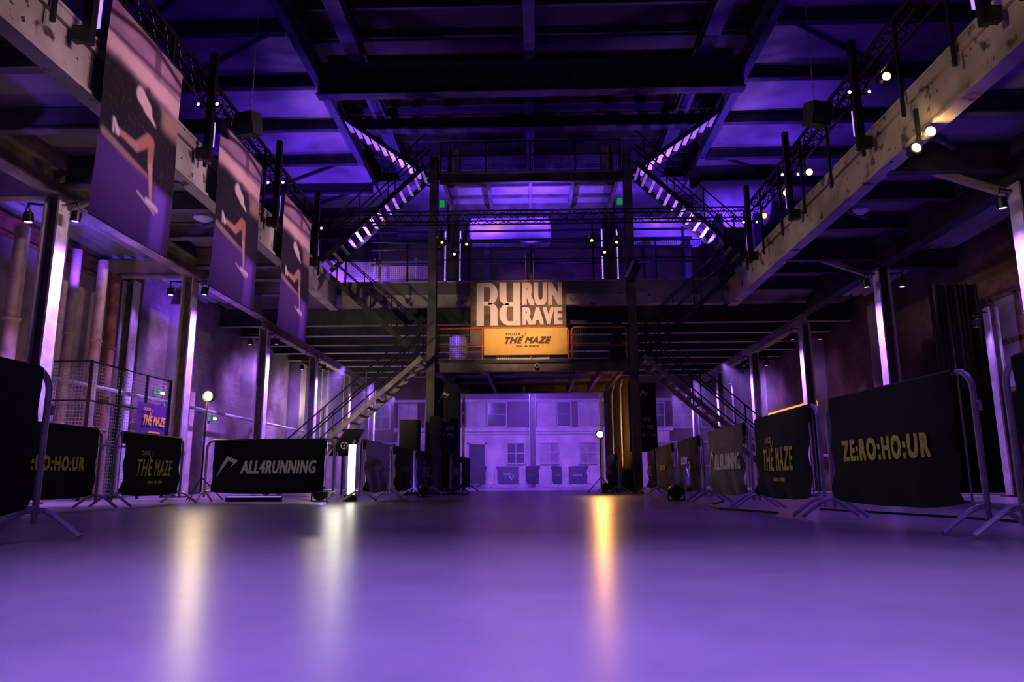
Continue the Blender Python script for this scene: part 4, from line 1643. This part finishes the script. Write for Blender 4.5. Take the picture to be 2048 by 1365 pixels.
t = thing('purple_banner', 'small purple banner with bright yellow slanted print on the mesh fence', 'banner', (-8.60, 15.55, 1.30), pi / 2)
a = MB()
a.grid(lambda u, v: (1.35 * u, 0.01 * sin(u * 8), 0.80 * v), 12, 4)
a.build('cloth', M['purplebanner'], t, True)
put([(T('THE MAZE', 0.98, 0.22, bold=0.04, shear=0.3), 0.72, 0.42), (T('OOOR', 0.32, 0.07, bold=0.02), 0.36, 0.66), (small_tick(0.16, 0.15), 0.55, 0.6), (poly2d([(-0.25, -0.02), (0.25, -0.02), (0.25, 0.02), (-0.25, 0.02)]), 0.74, 0.16)],
    lambda x, z: (x, -0.02, z)).build('lettering', M['yellowbright'], t)
# door panels / louvres on the wall beside the fence
d2 = thing('door_2', 'pale panelled double door in the banner side wall behind the fence', 'door', (-10.17, 19.6, 0), 0, None, 'structure')
for k in range(3):
    a = MB()
    a.box(0, 0.05, k * 0.62, k * 0.62 + 0.58, 0, 3.0)
    a.build('door_leaf', M['pink'], d2)
# stair-foot sign on its own leg
t = thing('warning_sign', 'black sign with white round symbol leaning on the banner side staircase foot', 'sign', (-5.5, 19.50, 1.02))
a = MB()
a.bar((0.4, 0.045, -1.02), (0.4, 0.045, 0.5), 0.04, 0.04)
a.build('leg', M['gear'], t)
a = MB()
a.prism([(0.02, 0.0), (0.62, 0.0), (0.98, 0.72), (0.48, 0.72)], lambda p, q, c: (p, c, q), 0.02)
a.build('board', M['scrim'], t)
ring = []
for k in range(16):
    g0, g1 = 2 * pi * k / 16, 2 * pi * (k + 1) / 16
    ring.append([(0.10 * cos(g0), 0.10 * sin(g0)), (0.10 * cos(g1), 0.10 * sin(g1)), (0.075 * cos(g1), 0.075 * sin(g1)), (0.075 * cos(g0), 0.075 * sin(g0))])
ring.append([(-0.02, -0.05), (0.0, -0.05), (0.02, 0.05), (0.0, 0.05)])
rg = poly2d(*ring)
ds = dashes(0.34, 0.05, 6)
ds = ([(a * 0.5 - b * 0.86, a * 0.86 + b * 0.5) for a, b in ds[0]], ds[1])
put([(rg, 0.44, 0.28), (ds, 0.68, 0.34)], lambda x, z: (x, -0.006, z)).build('symbol', M['wprint'], t)

# ------------------------------------------------------------------ lamp side, under the gallery
# big window in the outer wall
WN[0] += 1
root = thing('window_%d' % WN[0], 'tall many-paned window in the lamp side wall at the edge of view', 'window', (10.0, 13.25, 0), 0, None, 'structure')
a = MB()
for yy in (0, 0.8, 1.6, 2.4):
    a.box(0.0, 0.1, yy - 0.04, yy + 0.04, 2.2, 4.2)
for zz in (2.2, 3.2, 4.2):
    a.box(0.0, 0.1, -0.04, 2.44, zz - 0.05, zz + 0.05)
a.box(-0.12, 0.12, -0.2, 2.6, 4.25, 4.6)
a.build('window_frame', M['wood'], root)
a = MB()
a.box(0.05, 0.07, 0, 2.4, 2.2, 4.2)
a.build('pane', M['glassl'], root)
spot((9.0, 13.0, 3.0), (10.0, 14.9, 3.4), 70, LILAC, 80, 0.9, 0.06)
t = thing('dark_opening_sheet', 'black sheet in place of the dark opening between wall and second lamp side column', 'curtain', (9.0, 16.2, 2.3))  # pleated black sheet put where the opening is only dark
a = MB()
a.grid(lambda u, v: (1.05 * u, 0.05 * sin(u * 30), 2.4 * v), 40, 2)
a.build('cloth', M['vinyl'], t, True)
t = thing('hall_sign', 'white sign with dark lettering and yellow panel behind the front lamp side barrier', 'sign', (4.55, 6.9, 0.35))
a = MB()
a.box(0, 0.62, 0, 0.03, 0, 0.30)
a.build('panel', M['girder'], t)
a = MB()
a.box(0, 0.62, 0, 0.03, 0.30, 0.46)
a.build('heading', M['gprint'], t)
put([(T('AR', 0.16, 0.1, bold=0.02), 0.1, 0.385)], lambda x, z: (x, -0.006, z)).build('lettering', M['wprint'], t)
a = MB()
a.bar((0.3, 0.04, -0.349), (0.3, 0.04, 0.3), 0.04, 0.04)
a.box(0.1, 0.5, -0.1, 0.15, -0.35, -0.32)
a.build('foot', M['gear'], t)
# bar counter with orange strip
t = thing('bar_counter', 'bar counter with glowing orange strip far under the lamp side gallery', 'counter', (9.3, 23.2, 0))
a = MB()
a.box(-0.4, 0.4, 0, 5, 0, 1.05)
a.build('front', M['wood'], t)
a = MB()
a.box(-0.5, 0.5, -0.1, 5.1, 1.05, 1.12)
a.build('top', M['column'], t)
a = MB()
a.box(-0.3, -0.2, 0.2, 4.8, 2.66, 2.84)
a.build('light_strip', M['orangesign'], t, False, 'orange glowing strip')
a = MB()
for y in (0.3, 4.7):
    a.bar((-0.25, y, 1.12), (-0.25, y, 2.66), 0.05, 0.05)
a.build('shelf_post', M['gear'], t)

# column and lamp at the edge of view
column(9.55, 15.0, 0, 3.86, 'pale violet lit post before the dark opening on the lamp side', 0.2, 0.2)
spot((9.15, 14.8, 3.7), (9.45, 15.0, 1.4), 160, LILAC, 70, 1.0, 0.05)
lamp((9.1, 14.8, 3.45), (9.4, 15, 1), 'ledv', 'small violet lamp on the pale post before the dark opening', 'lamp', None, 'wash_lamp', 0.8, hold=(9.43, 14.95, 3.75))
for loc, lab in (((7.05, 15.0, 6.0), 'pale round ceiling lamp under the lamp side gallery'), ((-7.15, 14.85, 6.0), 'pale round ceiling lamp between the first two runner banners')):
    t = thing('ceiling_lamp', lab, 'ceiling lamp', loc)
    a = MB()
    a.lathe([(0.2, 0.1), (0.21, 0.02), (0.19, 0.0)], n=20)
    a.build('housing', M['frame'], t, True)
    a = MB()
    a.lathe([(0.185, -0.001), (0.14, -0.03), (0.02, -0.045)], n=20)
    a.build('diffuser', M['plaster'], t, True)
t = thing('steel_drum', 'round drum glowing violet at the banner side end of the platform', 'drum', (-2.3, 22.2, 3.741))
a = MB()
a.lathe([(0.26, 0.0), (0.28, 0.02), (0.28, 0.33), (0.295, 0.35), (0.28, 0.37), (0.28, 0.68), (0.295, 0.70), (0.28, 0.72), (0.28, 1.0), (0.26, 1.02)], n=24)
a.build('body', M['tank'], t, True)
a = MB()
a.lathe([(0.25, 1.005), (0.25, 1.03), (0.02, 1.03)], n=24)
a.build('lid', M['tank'], t, True)
spot((-2.55, 21.3, 4.9), (-2.35, 22.2, 4.3), 40, PURPLE, 60, 0.8, 0.04)
t = thing('tied_curtain', 'brown gathered curtain hanging at the lamp side end of the platform', 'curtain', (2.5, 21.0, 3.75))
a = MB()
def gather(u, v):
    w_ = 0.13 + 0.14 * abs(v - 0.85) ** 1.2
    g_ = 2 * pi * u
    return (w_ * cos(g_) * (1 + 0.12 * sin(g_ * 7)), 0.7 * w_ * sin(g_) * (1 + 0.12 * sin(g_ * 7)), 1.25 * v)
a.grid(gather, 56, 10)
a.build('cloth', M['drape'], t, True)
a = MB()
a.tube([(0.17 * cos(2 * pi * k / 16), 0.125 * sin(2 * pi * k / 16), 1.06) for k in range(16)], 0.015, 6, True)
a.build('tie', M['gear'], t, True)
# floor light bars under the barriers and low PAR cans
for k, (x, y, tx, ty) in enumerate(((-2.5, 16.9, -2.85, 18.4), (2.55, 13.3, 2.9, 13.4), (-3.9, 13.4, -3.6, 12.8), (2.2, 22.6, 2.6, 23))):
    t = thing('floor_can', 'round black floor light at the foot of the %s' % ['violet-splashed barrier before the banner side post', 'barrier with white tick mark', 'wide glossy barrier', 'tunnel barrier by the flood lamp'][k], 'floor light', (x, y, 0.0), 0)
    a = MB()
    a.lathe([(0.1, -0.1), (0.13, -0.02), (0.13, 0.1), (0.11, 0.11)], axis='Y', n=16)
    b = a.build('can', M['gear'], t, True)
    b.location = (0, 0, 0.15)
    a = MB()
    a.box(-0.14, 0.14, -0.05, 0.05, 0, 0.02)
    a.bar((-0.14, 0, 0.0), (-0.14, 0, 0.18), 0.02, 0.02)
    a.bar((0.14, 0, 0.0), (0.14, 0, 0.18), 0.02, 0.02)
    a.build('stand', M['gear'], t)
    spot((x, y + 0.1, 0.3), (tx, ty, 0.5), 14 if k else 26, PURPLE, 110, 0.8, 0.05)
# flat violet LED bar lying on the floor behind the wide barrier
t = thing('floor_bar', 'flat violet light bar on the floor behind the wide glossy barrier', 'light bar', (-5.1, 13.4, 0.0))
a = MB()
a.box(-0.5, 0.5, -0.06, 0.06, 0, 0.08)
a.build('body', M['gear'], t)
a = MB()
a.box(-0.48, 0.48, -0.05, 0.05, 0.081, 0.095)
a.build('diffuser', M['ledtube'], t)
spot((-3.58, 13.25, 1.0), (-3.7, 11.6, 0.0), 26, (1.0, 0.95, 0.75), 120, 0.8, 0.14)
# cables on the floor
for k, pts in enumerate((((3.4, 8.9), (3.9, 7.0), (4.1, 5.2), (4.3, 3.4)), ((3.1, 12.2), (2.5, 10.6), (2.3, 9.2), (2.6, 8.0)))):
    a = MB()
    a.tube([(x, y, 0.012) for x, y in pts], 0.012, 6)
    tag(a.build('floor_cable', M['black'], None, True), ['black cable on the floor behind the big near lamp side barrier', 'black cable curling on the floor in front of the grey barrier'][k], 'cable')

for x, y in ((-8.0, 9.4), (-7.6, 14.6), (-5.0, 15.4), (4.6, 8.0), (4.8, 13.0), (5.2, 5.2)):
    spot((x, y, 5.0), (x * 0.98, y + 0.4, 0), 260, (0.24, 0.08, 1.0), 90, 1.0, 0.15)
# blue-violet light under the galleries
for y in (8.5, 13.0, 18.0):
    spot((7.6, y, 2.6), (7.3, y, 6), 70, BLUE, 120, 0.8, 0.1)
for y in (8.0, 13.2, 18.2):
    spot((-9.3, y + 1.0, 4.3), (-9.3, y + 1.1, 6), 150, (0.16, 0.05, 1.0), 150, 0.6, 0.1)
# violet wash of the far hall
for x, y, e in ((-3.4, 36.4, 900), (0.4, 36.4, 900), (3.6, 36.4, 700), (7.5, 36.4, 900), (-8.0, 36.4, 900)):
    spot((x, y, 5.2), (x * 1.02, YB, 0.8), e * 1.35, (0.34, 0.12, 1.0), 100, 1.0, 0.3)
for x, y in ((-1.2, 27.5), (1.2, 29.5), (0, 34.5)):
    spot((x, y, 5.1), (x, y + 3, 0), 2400, PURPLE, 110, 1.0, 0.1)
for x, y, e in ((-8.7, 19.2, 300), (-8.7, 24.2, 420), (-8.7, 28.6, 420), (8.8, 30.0, 350), (8.8, 24.5, 60)):
    spot((x, y, 4.7), (x * 1.2, y + 1.2, 1.6), e, LILAC, 130, 1.0, 0.35)
point((-9.0, 30.5, 3.6), 60, CREAM, 0.1)
# thin stage haze hanging in the far hall
hz = bpy.data.materials.new('stage_haze')
hz.use_nodes = True
nt = hz.node_tree
nt.nodes.clear()
ho = nt.nodes.new('ShaderNodeOutputMaterial')
hs = nt.nodes.new('ShaderNodeVolumeScatter')
hs.inputs['Color'].default_value = (0.9, 0.9, 0.95, 1)
hs.inputs['Density'].default_value = 0.03
hs.inputs['Anisotropy'].default_value = 0.3
nt.links.new(hs.outputs[0], ho.inputs['Volume'])
a = MB()
a.box(-9.4, 9.4, 26.1, 42.7, 0.02, 5.0)
tag(a.build('haze', hz), 'thin violet stage haze filling the far end of the hall', 'haze', None, 'stuff')
# platform front: warm key without a fixture, aimed at the lettered banner and railing
spot((-0.4, 12.0, 7.4), (-0.3, 21.0, 4.85), 4600, (1.0, 0.56, 0.36), 25, 1.0, 0.1)
